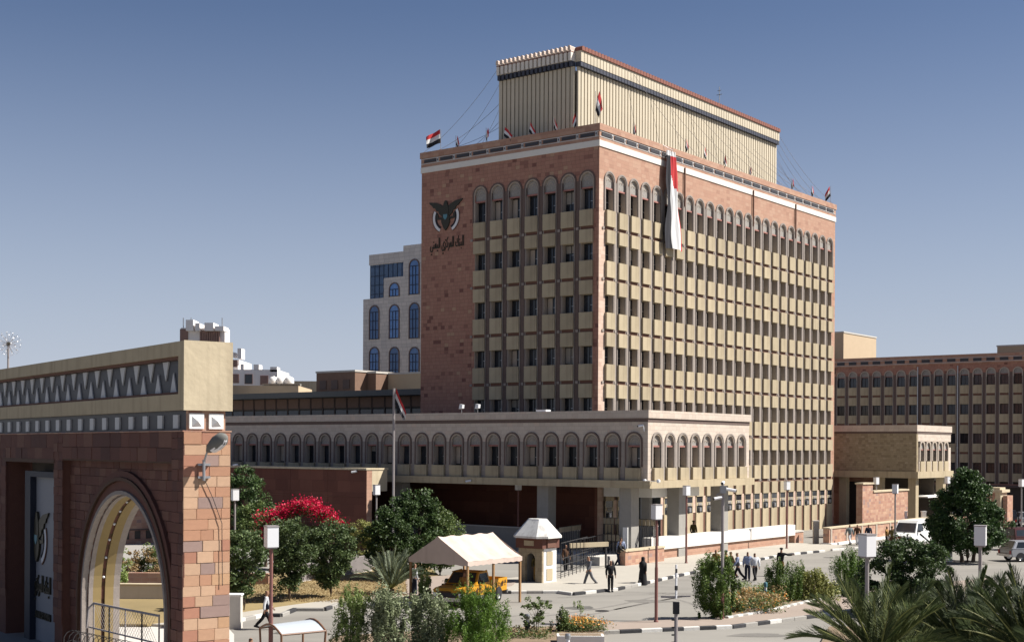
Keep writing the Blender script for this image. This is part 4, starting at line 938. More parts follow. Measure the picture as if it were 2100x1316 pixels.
# sign panel in the side bay
m = MB(); m.box(-19.45, -12.95, 1.1, 1.2, 0, 7.31, 'wall_inner'); m.obj('bay_back', gate)
m = MB(); m.box(-17.9, -17.15, .35, .8, 0, 6.95, 'navy_frame').box(-17.149, -12.95, .35, .8, 6.72, 6.95, 'navy_frame'); m.obj('sign_frame', gate)
m = MB(); m.box(-17.148, -12.95, .6, .7, 0, 6.718, 'sign_white'); m.obj('sign_panel', gate)
gx, gz = ong(79, 1106, .6); emblem_parts(gate, gx, gz, .595, .82)
gx2, gz2 = ong(84, 1212, .6); lettering(gate, AR, gx2 - .3, gz2, .592, .95, 'bronze', 3.4)
gx3, gz3 = ong(84, 1262, .6); lettering(gate, 'CENTRAL BANK OF YEMEN', gx3 - .2, gz3 - .1, .592, .42, 'bronze', 3.2)
# lamp on the pier
wl_ = thing('wall_lamp', 'grey teardrop street lamp head on a bracket fixed to the sunlit gate pier', 'lamp', (GC.x, GC.y, 0), -GT)
def gp(px, py, a): y, z = onge(px, py, a); return Vector((a, y, z))
m = MB(); m.tube([gp(418, 942, .13), gp(418, 985, .13)], .05, 'steel', 8); m.obj('bracket_post', wl_)
for yy in (952, 978):
    c_ = gp(418, yy, .06); m = MB(); m.box(0.0, .1, c_.y-.2, c_.y+.2, c_.z-.035, c_.z+.035, 'steel'); m.obj('clamp', wl_)
b0_, b1_ = gp(425, 925, .3), gp(463, 893, 1.15)
m = MB(); m.tube([gp(418, 948, .13), b0_], [.035, .03], 'steel', 7); m.obj('arm', wl_)
d_ = (b1_-b0_); m = MB(); ps = [b0_ + d_*t for t in (0, .12, .3, .55, .8, .95, 1)]
m.tube(ps, [.05, .12, .19, .235, .215, .12, .02], 'roof_grey', 12); o = m.obj('lamp_head', wl_, smooth=True)
m = MB(); m.tube([p + Vector((0, 0, -.05)) for p in ps[2:6]], [.16, .2, .18, .1], 'lamp_white', 10); m.obj('diffuser', o)
m = MB(); m.tube([gp(420, 984, .06), gp(437, 1022, .06), gp(455, 1072, .06), gp(456, 1200, .06)], .012, 'black_paint', 5); m.obj('cable', wl_)

# white wall pieces and yard seen beside and through the gate
q = spot(493, 1289); t = thing('white_wall', 'short white rendered wall end beside the gate pier', 'wall', (q.x, q.y, 0))
m = MB(); m.box(-2.2, 0, 0, .5, 0, 1.45, 'concrete_pale').box(-2.2, .04, -.04, .54, 1.451, 1.52, 'white_paint'); m.obj('wall_body', t)
a_, b_ = spot(205, 1232), spot(332, 1229); t = thing('planter_wall', 'low cream wall seen through the gate arch', 'wall', (a_.x, a_.y, 0))
m = MB(); m.box(-4, b_.x-a_.x+4, 0, .4, 0, .82, 'concrete_pale'); m.obj('wall_body', t); m = MB(); m.box(-4, b_.x-a_.x+4, -.05, .45, .821, .9, 'cream_plaster'); m.obj('coping', t)
flat('gate_forecourt', [spot(60, 1500), spot(160, 1320), spot(150, 1236), spot(420, 1236), spot(480, 1300), spot(480, 1500)], .01, 'concrete_pale')
a_ = spot(215, 1205); t = thing('pink_bed_wall', 'thin pink edging wall behind the cream wall', 'wall', (a_.x-3, a_.y+1.2, 0)); m = MB(); m.box(0, 12, 0, .4, 0, .75, 'pink_stone'); m.obj('wall_body', t)
q = atY(196, 1100, 108); t = thing('salmon_building', 'salmon stone building wall framed by the gate arch', 'building', (q.x, q.y, 0), R(48))
m = MB(); m.box(-3, 14, 0, 6, 0, 4.6, 'pink_stone'); m.obj('wall', t)
for i in range(6): m = MB(); m.box(.4+i*1.05, .9+i*1.05, -.06, -.002, .45, 1.1, 'wall_inner'); m.obj('window', t)
m = MB(); m.box(-3, 12, -.12, -.003, 1.15, 1.25, 'brown_moulding'); m.obj('ledge', t)
# crowd barrier with razor wire in the arch
a_, b_ = atY(192, 1300, 47), atY(326, 1316, 44); a_.z = b_.z = 0
u_ = (b_-a_); L_ = u_.length; t = thing('mesh_barrier', 'curved steel mesh railing standing in the gate arch', 'railing', a_, math.atan2(u_.y, u_.x))
ztp = atY(192, 1236, 47).z; zb_ = atY(326, 1250, 44).z
m = MB()
m.tube([(-.5, 0, ztp-.9), (-.35, 0, ztp-.2), (0, 0, ztp), (L_, 0, ztp-.05)], .04, 'pole_paint', 6).tube([(-.3, 0, ztp-.85), (L_, 0, ztp-.95)], .03, 'pole_paint', 6)
for i in range(5): m.tube([(i*L_/4, 0, 0), (i*L_/4, 0, ztp)], .03, 'dark_metal' if i % 2 else 'pole_paint', 6)
m.obj('frame', t)
m = MB(); n_ = int(L_/.16)
for i in range(n_):
    for sg in (0, 1):
        xa, xb = i*.16, i*.16+.75; 
        if xb > L_: continue
        m.tube([(xa, 0, ztp-.9 if sg else ztp-.05), (xb, 0, ztp-.05 if sg else ztp-.9)], .006, 'pole_paint', 3, False)
tag(m.obj('mesh', t), kind='stuff')
t = thing('razor_wire', 'tangled coil of razor wire under the mesh railing', 'razor wire', a_ + Vector((0, -.5, 0)), math.atan2(u_.y, u_.x))
m = MB(); pts = []
for lay_ in range(3):
    pts = [(-.9 + i*.028, -.2+.35*math.cos(i*.55+lay_), (ztp-1.25-.35*lay_) + .33*math.sin(i*.55+lay_)) for i in range(int((L_+1.4)/.028))]
    m.tube(pts, .014, 'dark_metal', 3, False)
tag(m.obj('coil', t)); 
# ------------------------------------------------------------------ garden fence, path walls
gf = thing('garden_fence', 'grey slatted fence on a low kerb behind the row of clipped trees', 'fence', spot(470, 1128))
a_, b_ = spot(470, 1128), spot(705, 1124); u_ = b_-a_; gf.rotation_euler = (0, 0, math.atan2(u_.y, u_.x)); L_ = u_.length
m = MB(); m.box(0, L_, -.15, .15, 0, .5, 'concrete_pale'); m.obj('base', gf)
slm = MB(); slm.box(-.04, .04, -.02, .02, .5, 1.55, 'pole_paint'); slm = slm.mesh('slat')
for i in range(int(L_/.16)): link('slat', slm, gf, (.08+i*.16, 0, 0))
m = MB(); m.box(0, L_, -.03, .03, 1.5, 1.6, 'pole_paint').box(0, L_, -.03, .03, .7, .76, 'pole_paint'); m.obj('rail', gf)
a_, b_ = spot(600, 1200), spot(762, 1174); u_ = b_-a_
t = thing('slatted_panel_fence', 'low grey slatted fence panel between the third clipped tree and the small palm', 'fence', a_, math.atan2(u_.y, u_.x)); L_ = u_.length
m = MB(); m.box(0, L_, -.05, .05, 0, .18, 'concrete_pale'); m.obj('base', t)
s2 = MB(); s2.box(-.05, .05, -.02, .02, .18, 1.15, 'pole_paint'); s2 = s2.mesh('slat')
for i in range(int(L_/.14)): link('slat', s2, t, (.07+i*.14, 0, 0))
m = MB(); m.box(0, L_, -.03, .03, 1.1, 1.18, 'pole_paint'); m.obj('rail', t)

# ------------------------------------------------------------------ street lamps
def lamp_meshes(rust):
    p_ = MB(); p_.tube([(0, 0, 0), (0, 0, 2.6)], .075, rust, 8).tube([(0, 0, 2.6), (0, 0, 4.75)], .06, rust if rust == 'pole_rust' else 'pole_paint', 8)
    b_ = MB(); b_.lathe([(.14, 0), (.14, .05), (.09, .2), (.075, .22)], rust, 8)
    h_ = MB(); h_.prism([(-.15, -.15), (.15, -.15), (.15, .15), (-.15, .15)], 4.75, 4.8, 'pole_paint', 'z'); h_.box(-.185, .185, -.185, .185, 4.801, 5.44, 'lamp_white')
    c_ = MB(); c_.box(-.2, .2, -.2, .2, 5.441, 5.48, 'pole_paint')
    return p_.mesh('pole'), b_.mesh('base'), h_.mesh('lamp_shade'), c_.mesh('cap')
LM = {r: lamp_meshes(r) for r in ('pole_rust', 'pole_paint')}
def lamp(px, Y, rot, label, rust='pole_paint'):
    q = atY(px, 1000, Y); t = thing('street_lamp', label, 'street lamp', (q.x, q.y, 0), R(rot), 'square headed street lamps')
    p_, b_, h_, c_ = LM[rust]; link('pole', p_, t); link('base', b_, t); o = link('lamp_shade', h_, t); link('cap', c_, o)
lamp(557, 43.5, -62, 'square headed street lamp on a brown pole in front of the clipped trees', 'pole_rust')
lamp(482, 81, -58, 'square headed street lamp half hidden behind the gate pier')
lamp(772, 92, -55, 'square headed street lamp at the edge of the red clad block')
lamp(1063, 104, -60, 'square headed street lamp rising behind the guard booth', 'pole_rust')
lamp(1347, 62, -60, 'square headed street lamp standing alone at the kerb left of the camera mast', 'pole_rust')
lamp(1408, 94, -55, 'square headed street lamp before the white parapet and the uniformed guard', 'pole_rust')
lamp(1614, 108.5, -60, 'square headed street lamp at the far end of the white parapet', 'pole_rust')
lamp(1779, 41, -62, 'large square headed street lamp above the foreground palm')
lamp(2011, 46, -24, 'square headed street lamp in front of the round dark tree')
lamp(1797, 127, -60, 'square headed street lamp before the salmon wall')
lamp(1836, 101, -30, 'square headed street lamp beside the white van')
lamp(1943, 132, -60, 'small square headed street lamp at the top left of the round tree')
lamp(2095, 122, -60, 'square headed street lamp by the parked dark cars')
# camera mast
q = spot(1481, 1273); t = thing('camera_mast', 'steel mast with three white security cameras in the planted island', 'camera mast', q)
m = MB(); m.tube([(0, 0, 0), (0, 0, 2)], .085, 'pole_rust', 8).tube([(0, 0, 2), (0, 0, 6.4)], .07, 'pole_paint', 8); m.obj('mast', t)
def camera_unit(root, p, az, L=.42):
    m = MB(); d = Vector((math.cos(az), math.sin(az), -.18)).normalized()
    m.tube([Vector(p) - d*.05, Vector(p)+d*L], .075, 'lamp_white', 8); m.tube([Vector(p)+d*(L+.001), Vector(p)+d*(L+.03)], .06, 'black_paint', 8); return m.obj('security_camera', root)
camera_unit(t, (.12, 0, 6.15), R(-12), .5); camera_unit(t, (-.12, -.1, 5.75), R(200), .35); camera_unit(t, (0, -.1, 6.45), R(250), .25)
m = MB(); m.box(-.14, .14, -.14, .0, 5.95, 6.3, 'steel').tube([(-.3, 0, 5.85), (.3, 0, 6.2)], .025, 'steel', 6); m.obj('bracket', t)
# podium edge floodlights and cameras
for k, (px, py, lab, dx) in enumerate([(945, 838, 'white floodlight on the podium roof edge, left of two', 1), (978, 836, 'small white floodlight on the podium roof edge, right of two', -1)]):
    x, z = onb(px, py, PB); w_ = loc2w(x, PB+.1, 10.67)
    t = thing('floodlight', lab, 'floodlight', w_, TROT); m = MB(); m.tube([(0, 0, 0), (0, 0, .35)], .025, 'steel', 6); m.obj('bracket', t)
    m = MB(); m.prism([(-.2, .3), (.14, .34), (.18, .62), (-.1, .66)], -.12, .12, 'lamp_white'); m.obj('lamp_head', t)
x, z = onb(1137, 838, PB+2); t = thing('roof_vent', 'flat white roof cowl on the podium', 'roof vent', loc2w(x, PB+.6, 10.2), TROT); m = MB(); m.box(-.45, .45, -.3, .3, 0, .62, 'lamp_white'); m.obj('cowl', t)
for (px, py, lab) in ((1318, 872, 'white security camera on the podium corner under the cornice'), ):
    x, z = onb(px, py, PB-.15); t = thing('wall_camera', lab, 'security camera', loc2w(x, PB-.1, z), TROT); camera_unit(t, (0, -.1, 0), R(-120), .35); m = MB(); m.tube([(.1, 0, -.4), (.1, -.12, 0)], .04, 'lamp_white', 6); m.obj('arm', t)
for (px, py, lab) in ((966, 985, 'blue grey security camera under the podium floor edge'), (732, 966, 'white security camera on the red clad block'), (488, 952, 'white security camera at the left end of the podium windows')):
    b__ = PB-.5 if px > 800 else -12.1
    x, z = onb(px, py, b__); t = thing('wall_camera', lab, 'security camera', loc2w(x, b__, z), TROT); camera_unit(t, (0, -.08, 0), R(-150), .38); m = MB(); m.tube([(0, .1, -.05), (0, -.1, 0)], .03, 'steel', 6); m.obj('arm', t)
x, z = ona(1345, 992, PA+.5); t = thing('dome_cameras', 'cluster of white dome cameras at the podium slab corner', 'security camera', loc2w(PA+.5, PB-.2, 5.75), TROT)
for sg in (-1, 1): m = MB(); m.tube([(0, 0, 0), (sg*.5, -.1, .08)], .03, 'lamp_white', 6).lathe([(0, -.12), (.13, -.05), (.14, .05), (.1, .14), (0, .16)], 'lamp_white', 8, (sg*.55, -.1)); m.obj('camera', t)

# ------------------------------------------------------------------ flags
def cloth(nu, nv, w_, h_, fn, mats, split):
    """grid cloth; split tells which band a cell belongs to (u, v in 0..1)"""
    m = MB()
    P_ = [[fn(i/nu, j/nv) for j in range(nv+1)] for i in range(nu+1)]
    for i in range(nu):
        for j in range(nv): m.poly([P_[i][j], P_[i+1][j], P_[i+1][j+1], P_[i][j+1]], mats[split((i+.5)/nu, (j+.5)/nv)])
    return m
FB = ['flag_black', 'flag_white', 'flag_red']
def flag(pos, rz, label, w_, h_, pole_h, droop, group='flags on the parapet', curl=1., pole_mat='pole_paint', pr=.02, ph=0):
    t = thing('flag', label, 'flag', pos, rz, group)
    m = MB(); m.tube([(0, 0, -.3), (0, 0, pole_h)], pr, pole_mat, 6); m.obj('pole', t)
    c_, s_ = math.cos(droop), math.sin(droop)
    def fn(u, v):
        x = u*w_*c_ ; z = -u*w_*s_*(1+.15*u); wv = .12*w_*curl*math.sin(u*7+v*2+ph)*(.3+u)
        hh = h_*(1 - .45*min(1, droop)*u)
        return (x + v*.18*h_*droop, wv + .1*h_*math.sin(v*4+ph)*droop*.6, pole_h - h_ + z + v*hh)
    mm = cloth(10, 9, w_, h_, fn, FB, lambda u, v: min(2, int(v*3)))
    mm.obj('cloth', t, fix=False, smooth=True)
    return t
def proof(px, side_):  # point on top of the parapet
    if side_ == 'f': x, _ = onb(px, 270, -.05); return loc2w(x, -.05, 33.2)
    y, _ = ona(px, 330, .05); return loc2w(.05, y, 33.2)
A180 = math.pi
fl = [(904, 'f', A180, 'small tricolour flag blowing left on the far left roof corner', 1.25, 1.15, 1.75, .35, 0), (935, 'f', TROT+.5, 'little drooping tricolour flag second from the left roof corner', .45, .75, 1.0, 1.2, 1),
      (997, 'f', TROT, 'thin drooping flag at the foot of the finned box left edge', .3, .9, 1.2, 1.3, 2), (1034, 'f', TROT+.1, 'tricolour flag leaning right, left of centre on the front parapet', .85, .75, 1.0, .6, 3),
      (1085, 'f', TROT+.2, 'tricolour flag on the middle of the front parapet', .6, .8, 1.05, .8, 4), (1135, 'f', TROT, 'narrow tricolour flag before the finned box, right of the middle one', .5, .8, 1.05, 1.0, 5),
      (1183, 'f', A180, 'small flag with mostly white showing near the front corner', .35, .9, 1.1, 1.0, 6), (1221, 'f', TROT+.2, 'largest roof flag hanging dark and limp at the front corner', .75, 1.5, 2.55, 1.15, 7),
      (1298, 'r', .3, 'first small drooping flag past the corner on the lit parapet', .3, .7, .9, 1.2, 1), (1405, 'r', .3, 'small reddish flag right of the hanging banner', .35, .75, 1.2, 1.2, 2), (1443, 'r', .2, 'pale drooping flag second right of the banner', .35, .75, 1.1, 1.2, 3),
      (1484, 'r', .1, 'black and white looking flag in the middle of the lit parapet', .4, .7, 1.0, 1.1, 4), (1537, 'r', .3, 'tiny dark flag below the far end of the finned box', .3, .6, .8, 1.2, 5), (1623, 'r', .3, 'small flag under the roof cables at right', .3, .8, 1.1, 1.2, 6),
      (1664, 'r', .2, 'small pale flag next to last before the right roof corner', .3, .8, 1.1, 1.2, 7), (1704, 'r', A180, 'red and black flag twisting at the right roof corner', .7, 1.0, 1.75, .8, 8)]
for (px, sd, rz, lab, w_, h_, ph_, dr, k) in fl: flag(proof(px, sd), rz, lab, w_, h_, ph_, dr, ph=k*1.3)
q = spot(806, 1150); q = atY(806, 1150, 97); zt_ = atY(806, 796, 97).z
t = flag(Vector((q.x, q.y, 0)), -.2, 'tricolour flag on the tall grey pole in front of the podium', 1.35, 1.0, zt_, 1.0, 'flag on tall pole', .6, 'pole_paint', .09)
# long hanging banner
y0_, z0_ = ona(1379, 310, .55); y1_, z1_ = ona(1386, 513, .75)
def bn(u, v):   # u across (left to right), v down
    wd = .75 + .85*v + .15*math.sin(v*9)
    ln = z0_ - z1_
    sway = .12*math.sin(v*5+1) + .1*math.sin(v*13)
    return (.45 + .2*v + .07*math.sin(u*7+v*2.2)*(.3+v) + .05*math.sin(u*21+v*4) + .04*math.sin(v*15+u*9) - .25*max(0, .36-u), y0_ - .1 + (y1_-y0_)*v + (u-.5)*wd*1.6 + sway*.4, z0_ - v*ln + .12*math.sin(u*3)*v)
def bsp(u, v):
    if v < .05: return 1
    if u < .42: return 0
    if v < .42: return 2 if (v < .22 or u > .36 + (v-.22)*2.9) else 1
    return 2 if u > .93 else 1
t = thing('hanging_banner', 'long red white and black banner hanging down the sunlit tower face', 'banner', (TC.x, TC.y, 0), TROT)
cloth(16, 40, 1, 1, bn, FB, bsp).obj('cloth', t, fix=False, smooth=True)
m = MB(); m.tube([(.1, y0_-.8, 33.2), (.6, y0_, z0_+.02), (.1, y0_+.8, 33.2)], .02, 'steel', 5); m.obj('rope', t)
# festoon cables from the finned box to the parapet
ORD = ['uppermost thin', 'second thin', 'third thin', 'fourth thin', 'fifth thin', 'sixth thin', 'seventh thin', 'eighth thin', 'ninth thin']
def cable(a, b, label, group, sag=.6):
    t = thing('roof_cable', label, 'cable', (0, 0, 0), 0, group); m = MB(); a, b = Vector(a), Vector(b)
    m.tube([a.lerp(b, i/10) - Vector((0, 0, sag*4*(i/10)*(1-i/10))) for i in range(11)], .016, 'pole_paint', 4, False); m.obj('wire', t)
for k in range(9):
    cable(loc2w(BXl, BYf+.2+k*.9, 39.9-.25*k), loc2w(-TL+.1+k*.55, .1 + (k % 3)*2.5, 33.25), ORD[k] + ' cable from the top at the left edge of the finned roof box', 'cables left of the finned roof box')
for k in range(8):
    cable(loc2w(BXr-.3*k, BYb-.05, 39.8-.3*k), loc2w(-.1-.5*k, TB-.2-(k % 4)*1.0, 33.25), ORD[k] + ' cable from the top at the right edge of the finned roof box', 'cables right of the finned roof box')
for k in range(7):
    cable(loc2w(BXr+.3, BYf+8+k*3.6, 39.5-.4*k), loc2w(0, BYf+14+k*4.2, 33.3), ORD[k].replace('uppermost', 'first') + ' faint cable from the left across the sunlit side of the finned box', 'cables across the finned roof box', .3)

# ------------------------------------------------------------------ guard booth
q = spot(1087, 1197); bt = thing('guard_booth', 'small guard booth with a white faceted roof, red band and arched doorway', 'guard booth', (q.x, q.y, .12), TROT)
m = MB(); hwB, dpB = .86, 1.45; ar = arc(0, 1.35, .36, 10)
m.strip([(-hwB, 0), (-hwB, 1.35), (-hwB, 2.0)] + [(-hwB+2*hwB*k/8, 2.0) for k in range(1, 8)] + [(hwB, 2.0), (hwB, 1.35), (hwB, 0)], [(-.36, 0), (-.36, 1.35)] + ar[1:10] + [(.36, 1.35), (.36, 0)], 0, .18, 'podium_stone') if False else None
m.box(-hwB, -.37, 0, .18, 0, 2.0, 'portico_stone').box(.37, hwB, 0, .18, 0, 2.0, 'portico_stone').box(hwB-.18, hwB, .181, dpB, 0, 2.0, 'white_paint').box(-hwB, -hwB+.18, .181, dpB, 0, 2.0, 'concrete_pale').box(-hwB+.181, hwB-.181, dpB-.12, dpB, 0, 2.0, 'wall_inner')  # front gets darker stone than the sides: shade put into its colour
for i in range(10): m.prism([ar[i], ar[i+1], (ar[i+1][0], 2.0), (ar[i][0], 2.0)], 0, .18, 'portico_stone')
m.obj('walls', bt)
for i, (z0, z1) in enumerate(((.1, .8), (1.0, 1.8))): m = MB(); m.box(hwB+.001, hwB+.03, .45, 1.05, z0, z1, 'beige_precast'); m.obj('stone_inset', bt)
m = MB(); m.box(-hwB-.12, hwB+.12, -.12, dpB+.12, 2.001, 2.6, 'rstone_0').box(-.35, .35, -.15, -.121, 2.15, 2.45, 'beige_precast').box(hwB+.121, hwB+.2, .3, 1.1, 2.05, 2.55, 'rstone_2'); m.obj('red_band', bt)
m = MB(); base = [(-hwB-.42, -.45), (hwB+.42, -.45), (hwB+.42, dpB+.45), (-hwB-.42, dpB+.45)]; top = [(-.52, .35), (.52, .35), (.52, dpB-.35), (-.52, dpB-.35)]
def octg(x0, x1, y0, y1, c, z): return [(x0+c, y0, z), (x1-c, y0, z), (x1, y0+c, z), (x1, y1-c, z), (x1-c, y1, z), (x0+c, y1, z), (x0, y1-c, z), (x0, y0+c, z)]
o0 = octg(-hwB-.42, hwB+.42, -.45, dpB+.45, .5, 2.601); o1 = octg(-hwB-.42, hwB+.42, -.45, dpB+.45, .5, 2.72); o2 = octg(-.6, .6, .3, dpB-.3, .2, 3.62); o3 = octg(-.55, .55, .35, dpB-.35, .2, 3.7)
for A_, B_ in ((o0, o1), (o1, o2), (o2, o3)):
    for i in range(8): m.poly([A_[i], A_[(i+1) % 8], B_[(i+1) % 8], B_[i]], 'tin_roof')
m.poly(o0, 'tin_roof'); m.poly(o3, 'tin_roof'); m.obj('roof', bt)

# ------------------------------------------------------------------ canopy tent
q = spot(842, 1238); ct = thing('canopy_tent', 'cream gabled canopy tent on thin wooden posts sheltering the yellow pickup', 'canopy tent', (q.x, q.y, 0), TROT)
cw, cdp, ceh, crh = 3.75, 4.3, 2.38, 3.52
for (x, y) in ((0, 0), (cw, 0), (0, cdp), (cw, cdp), (cw, cdp*.48)):
    m = MB(); m.box(x-.05, x+.05, y-.05, y+.05, 0, ceh, 'wood_tan'); m.obj('post', ct)
m = MB(); e_ = .08; n_ = 18
for sg in (0, 1):
    x_e, x_m = (-e_, cw/2) if sg == 0 else (cw+e_, cw/2)
    for i in range(n_):
        ya, yb = -e_+(cdp+2*e_)*i/n_, -e_+(cdp+2*e_)*(i+1)/n_
        sa, sb = -.06*math.sin(math.pi*i/n_*3)**2, -.06*math.sin(math.pi*(i+1)/n_*3)**2
        rows = [(x_e + (x_m-x_e)*q_, ceh + (crh-ceh)*q_ - .1*math.sin(math.pi*q_)) for q_ in (0, .25, .5, .75, 1)]
        for (xa_, za_), (xb_, zb_) in zip(rows[:-1], rows[1:]):
            wv = lambda x_, y_: .035*math.sin(y_*5.5 + x_*1.3) * (1 if 0 < abs(x_-x_e) else .4)
            m.poly([(xa_, ya, za_+wv(xa_, ya)), (xa_, yb, za_+wv(xa_, yb)), (xb_, yb, zb_+wv(xb_, yb)), (xb_, ya, zb_+wv(xb_, ya))], 'canvas_cream')
        m.poly([(x_e, ya, ceh), (x_e, yb, ceh), (x_e, yb, ceh-.25+.04*(i % 2)), (x_e, ya, ceh-.25+.04*((i+1) % 2))], 'canvas_cream')
m.obj('roof_sheet', ct, fix=False)
m = MB()
for y in (-e_, cdp+e_):
    m.poly([(-e_, y, ceh), (cw+e_, y, ceh), (cw/2, y, crh)], 'canvas_cream')
    for i in range(10): xa, xb = -e_+(cw+2*e_)*i/10, -e_+(cw+2*e_)*(i+1)/10; m.poly([(xa, y, ceh), (xb, y, ceh), (xb, y, ceh-.24+.05*(i % 2)), (xa, y, ceh-.24+.05*((i+1) % 2))], 'canvas_cream')
m.obj('gable_sheet', ct, fix=False)

# ------------------------------------------------------------------ vehicles (nose along local +x)
def bevmesh(mb, name, off=.04, seg=2, smooth=True):
    me = mb.mesh(name); bm = bmesh.new(); bm.from_mesh(me); bmesh.ops.remove_doubles(bm, verts=bm.verts, dist=1e-4)
    es = [e for e in bm.edges if len(e.link_faces) == 2 and e.calc_face_angle(0) > .35]
    bmesh.ops.bevel(bm, geom=es, offset=off, segments=seg, affect='EDGES', clamp_overlap=True); bm.to_mesh(me); bm.free(); return me
WH = {}
def wheel(r):
    if r in WH: return WH[r]
    t_ = MB(); t_.lathe([(r*.6, -.1), (r*.97, -.1), (r, -.07), (r, .07), (r*.97, .1), (r*.6, .1)], 'tyre', 16); r_ = MB(); r_.lathe([(0, .085), (r*.2, .09), (r*.5, .06), (r*.62, .095), (r*.62, -.095), (0, -.09)], 'chrome', 12)
    WH[r] = (t_.mesh('tyre'), r_.mesh('rim')); return WH[r]
def vehicle(nm, label, cat, pos, rz, L, Wd, body, cab, cabtop_in, wheels, wr, paint, glass=None, extra=None, group=None):
    t = thing(nm, label, cat, pos, rz, group)
    hw = Wd/2
    m = MB(); m.prism(body, -hw, hw, paint); o = link('body', bevmesh(m, 'body', .05), t)
    # cab: belt polygon points below zb get full width, the roof points are drawn in
    zb = min(p[1] for p in cab); zt_ = max(p[1] for p in cab)
    def hwz(z): return hw - .02 - cabtop_in*(z-zb)/(zt_-zb)
    m = MB(); n = len(cab); a = [(x, -hwz(z), z) for x, z in cab]; b = [(x, hwz(z), z) for x, z in cab]
    m.poly(a, paint); m.poly(b[::-1], paint)
    for i in range(n): j = (i+1) % n; m.poly([a[i], b[i], b[j], a[j]], paint)
    o = link('cab', bevmesh(m, 'cab', .035), t)
    for (kind, pts) in glass:
        g_ = MB()
        if kind == 'side':
            for sg in (-1, 1): g2 = MB(); g2.poly([(x, sg*(hwz(z)+.008), z) for x, z in pts], 'car_glass'); g2.obj('side_window', t)
        else:   # 'end' : a pair of (x,z) points, glass spans the width
            (xa, za), (xb, zb2) = pts; s_ = .012 if kind == 'front' else -.012
            g_.poly([(xa+s_, -hwz(za)+.1, za), (xa+s_, hwz(za)-.1, za), (xb+s_, hwz(zb2)-.1, zb2+.012), (xb+s_, -hwz(zb2)+.1, zb2+.012)], 'car_glass'); g_.obj('windscreen' if kind == 'front' else 'rear_window', t)
    for x in wheels:
        for sg in (-1, 1):
            ty_, ri_ = wheel(wr); o = link('wheel', None, t, (x, sg*(hw-.09), wr)); o.rotation_euler = (sg*-math.pi/2, 0, 0); link('tyre', ty_, o); link('rim', ri_, o)
            wa = MB(); wa.prism([(x+(wr+.06)*math.cos(R(a_)), wr+(wr+.06)*math.sin(R(a_))) for a_ in range(0, 181, 20)], sg*(hw+.001), sg*(hw+.012), 'black_paint'); wa.obj('wheel_arch', t)
    xf = max(p[0] for p in body); xr = min(p[0] for p in body); zl = sorted(p[1] for p in body)[-1]*.62
    for sg in (-1, 1):
        h_ = MB(); h_.box(xf-.02, xf+.02, sg*(hw-.18)-.14, sg*(hw-.18)+.14, zl-.09, zl+.09, 'lamp_white'); h_.obj('headlight', t)
        h_ = MB(); h_.box(xr-.02, xr+.02, sg*(hw-.12)-.08, sg*(hw-.12)+.08, zl-.05, zl+.2, 'tail_red'); h_.obj('tail_light', t)
    b_ = MB(); b_.box(xf-.03, xf+.03, -hw*.55, hw*.55, zl-.1, zl+.1, 'black_paint'); b_.obj('grille', t)
    b_ = MB(); b_.box(xf-.05, xf+.1, -hw, hw, .36, .54, 'chrome'); b_.obj('bumper', t)
    b_ = MB(); b_.box(xr-.1, xr+.05, -hw, hw, .38, .55, 'chrome'); b_.obj('bumper', t)
    for sg in (-1, 1):
        xm = max(p[0] for p in cab)-.45; b_ = MB(); b_.box(xm-.06, xm+.1, sg*(hw+.02), sg*(hw+.2), zb+.05, zb+.22, 'black_paint'); b_.obj('mirror', t)
    if extra: extra(t)
    return t
def vanx(t):
    for sg in (-1, 1):
        m = MB(); m.box(2.87, 2.9, sg*.74-.16, sg*.74+.16, .62, .74, 'indicator'); m.obj('indicator', t)
        m = MB(); m.box(-.6, -.59, sg*1.001, sg*1.012, .5, 1.95, 'black_paint'); m.obj('door_gap', t)
    m = MB(); m.box(2.88, 2.92, -.65, .1, .66, .9, 'tail_red'); m.obj('grille_badge', t)
q = spot(1862, 1124)
vehicle('van', 'white panel van facing the camera beside the round dark tree', 'van', q + Vector((1.3, 2.4, 0)), math.atan2(-.74, -.67), 5.7, 2.0,
        [(-2.8, .38), (2.78, .38), (2.86, .62), (2.82, .98), (2.5, 1.14), (1.9, 1.24), (-2.8, 1.24)], [(-2.8, 1.24), (1.95, 1.24), (1.42, 2.02), (1.2, 2.2), (-2.72, 2.2)], .16, (1.85, -1.75), .36, 'van_white',
        [('side', [(.5, 1.34), (1.7, 1.34), (1.3, 1.98), (.5, 1.98)]), ('front', [(1.92, 1.3), (1.45, 2.0)])], vanx)
CARB = [(-2.0, .35), (2.05, .35), (2.1, .6), (2.0, .82), (1.0, .95), (-1.95, .98), (-2.08, .8)]
CARC = [(-1.95, .96), (1.0, .95), (.35, 1.48), (-1.55, 1.5)]
CARG = [('side', [(-1.65, 1.0), (-.35, 1.0), (-.35, 1.42), (-1.4, 1.42)]), ('side', [(-.27, 1.0), (.82, 1.0), (.3, 1.42), (-.27, 1.42)]), ('front', [(.96, 1.0), (.4, 1.45)]), ('rear', [(-1.9, 1.02), (-1.58, 1.46)])]
q = spot(2083, 1151); vehicle('parked_car', 'silver hatchback at the right edge seen from its rear side', 'car', q + Vector((1.35, .8, 0)), R(12), 4.1, 1.7, CARB, CARC, .2, (1.25, -1.3), .31, 'car_silver', CARG, None, 'cars at the right edge')
SUVB = [(-2.25, .45), (2.2, .45), (2.25, .75), (2.15, 1.02), (1.0, 1.12), (-2.25, 1.12)]; SUVC = [(-2.22, 1.11), (1.0, 1.12), (.4, 1.75), (-2.1, 1.78)]
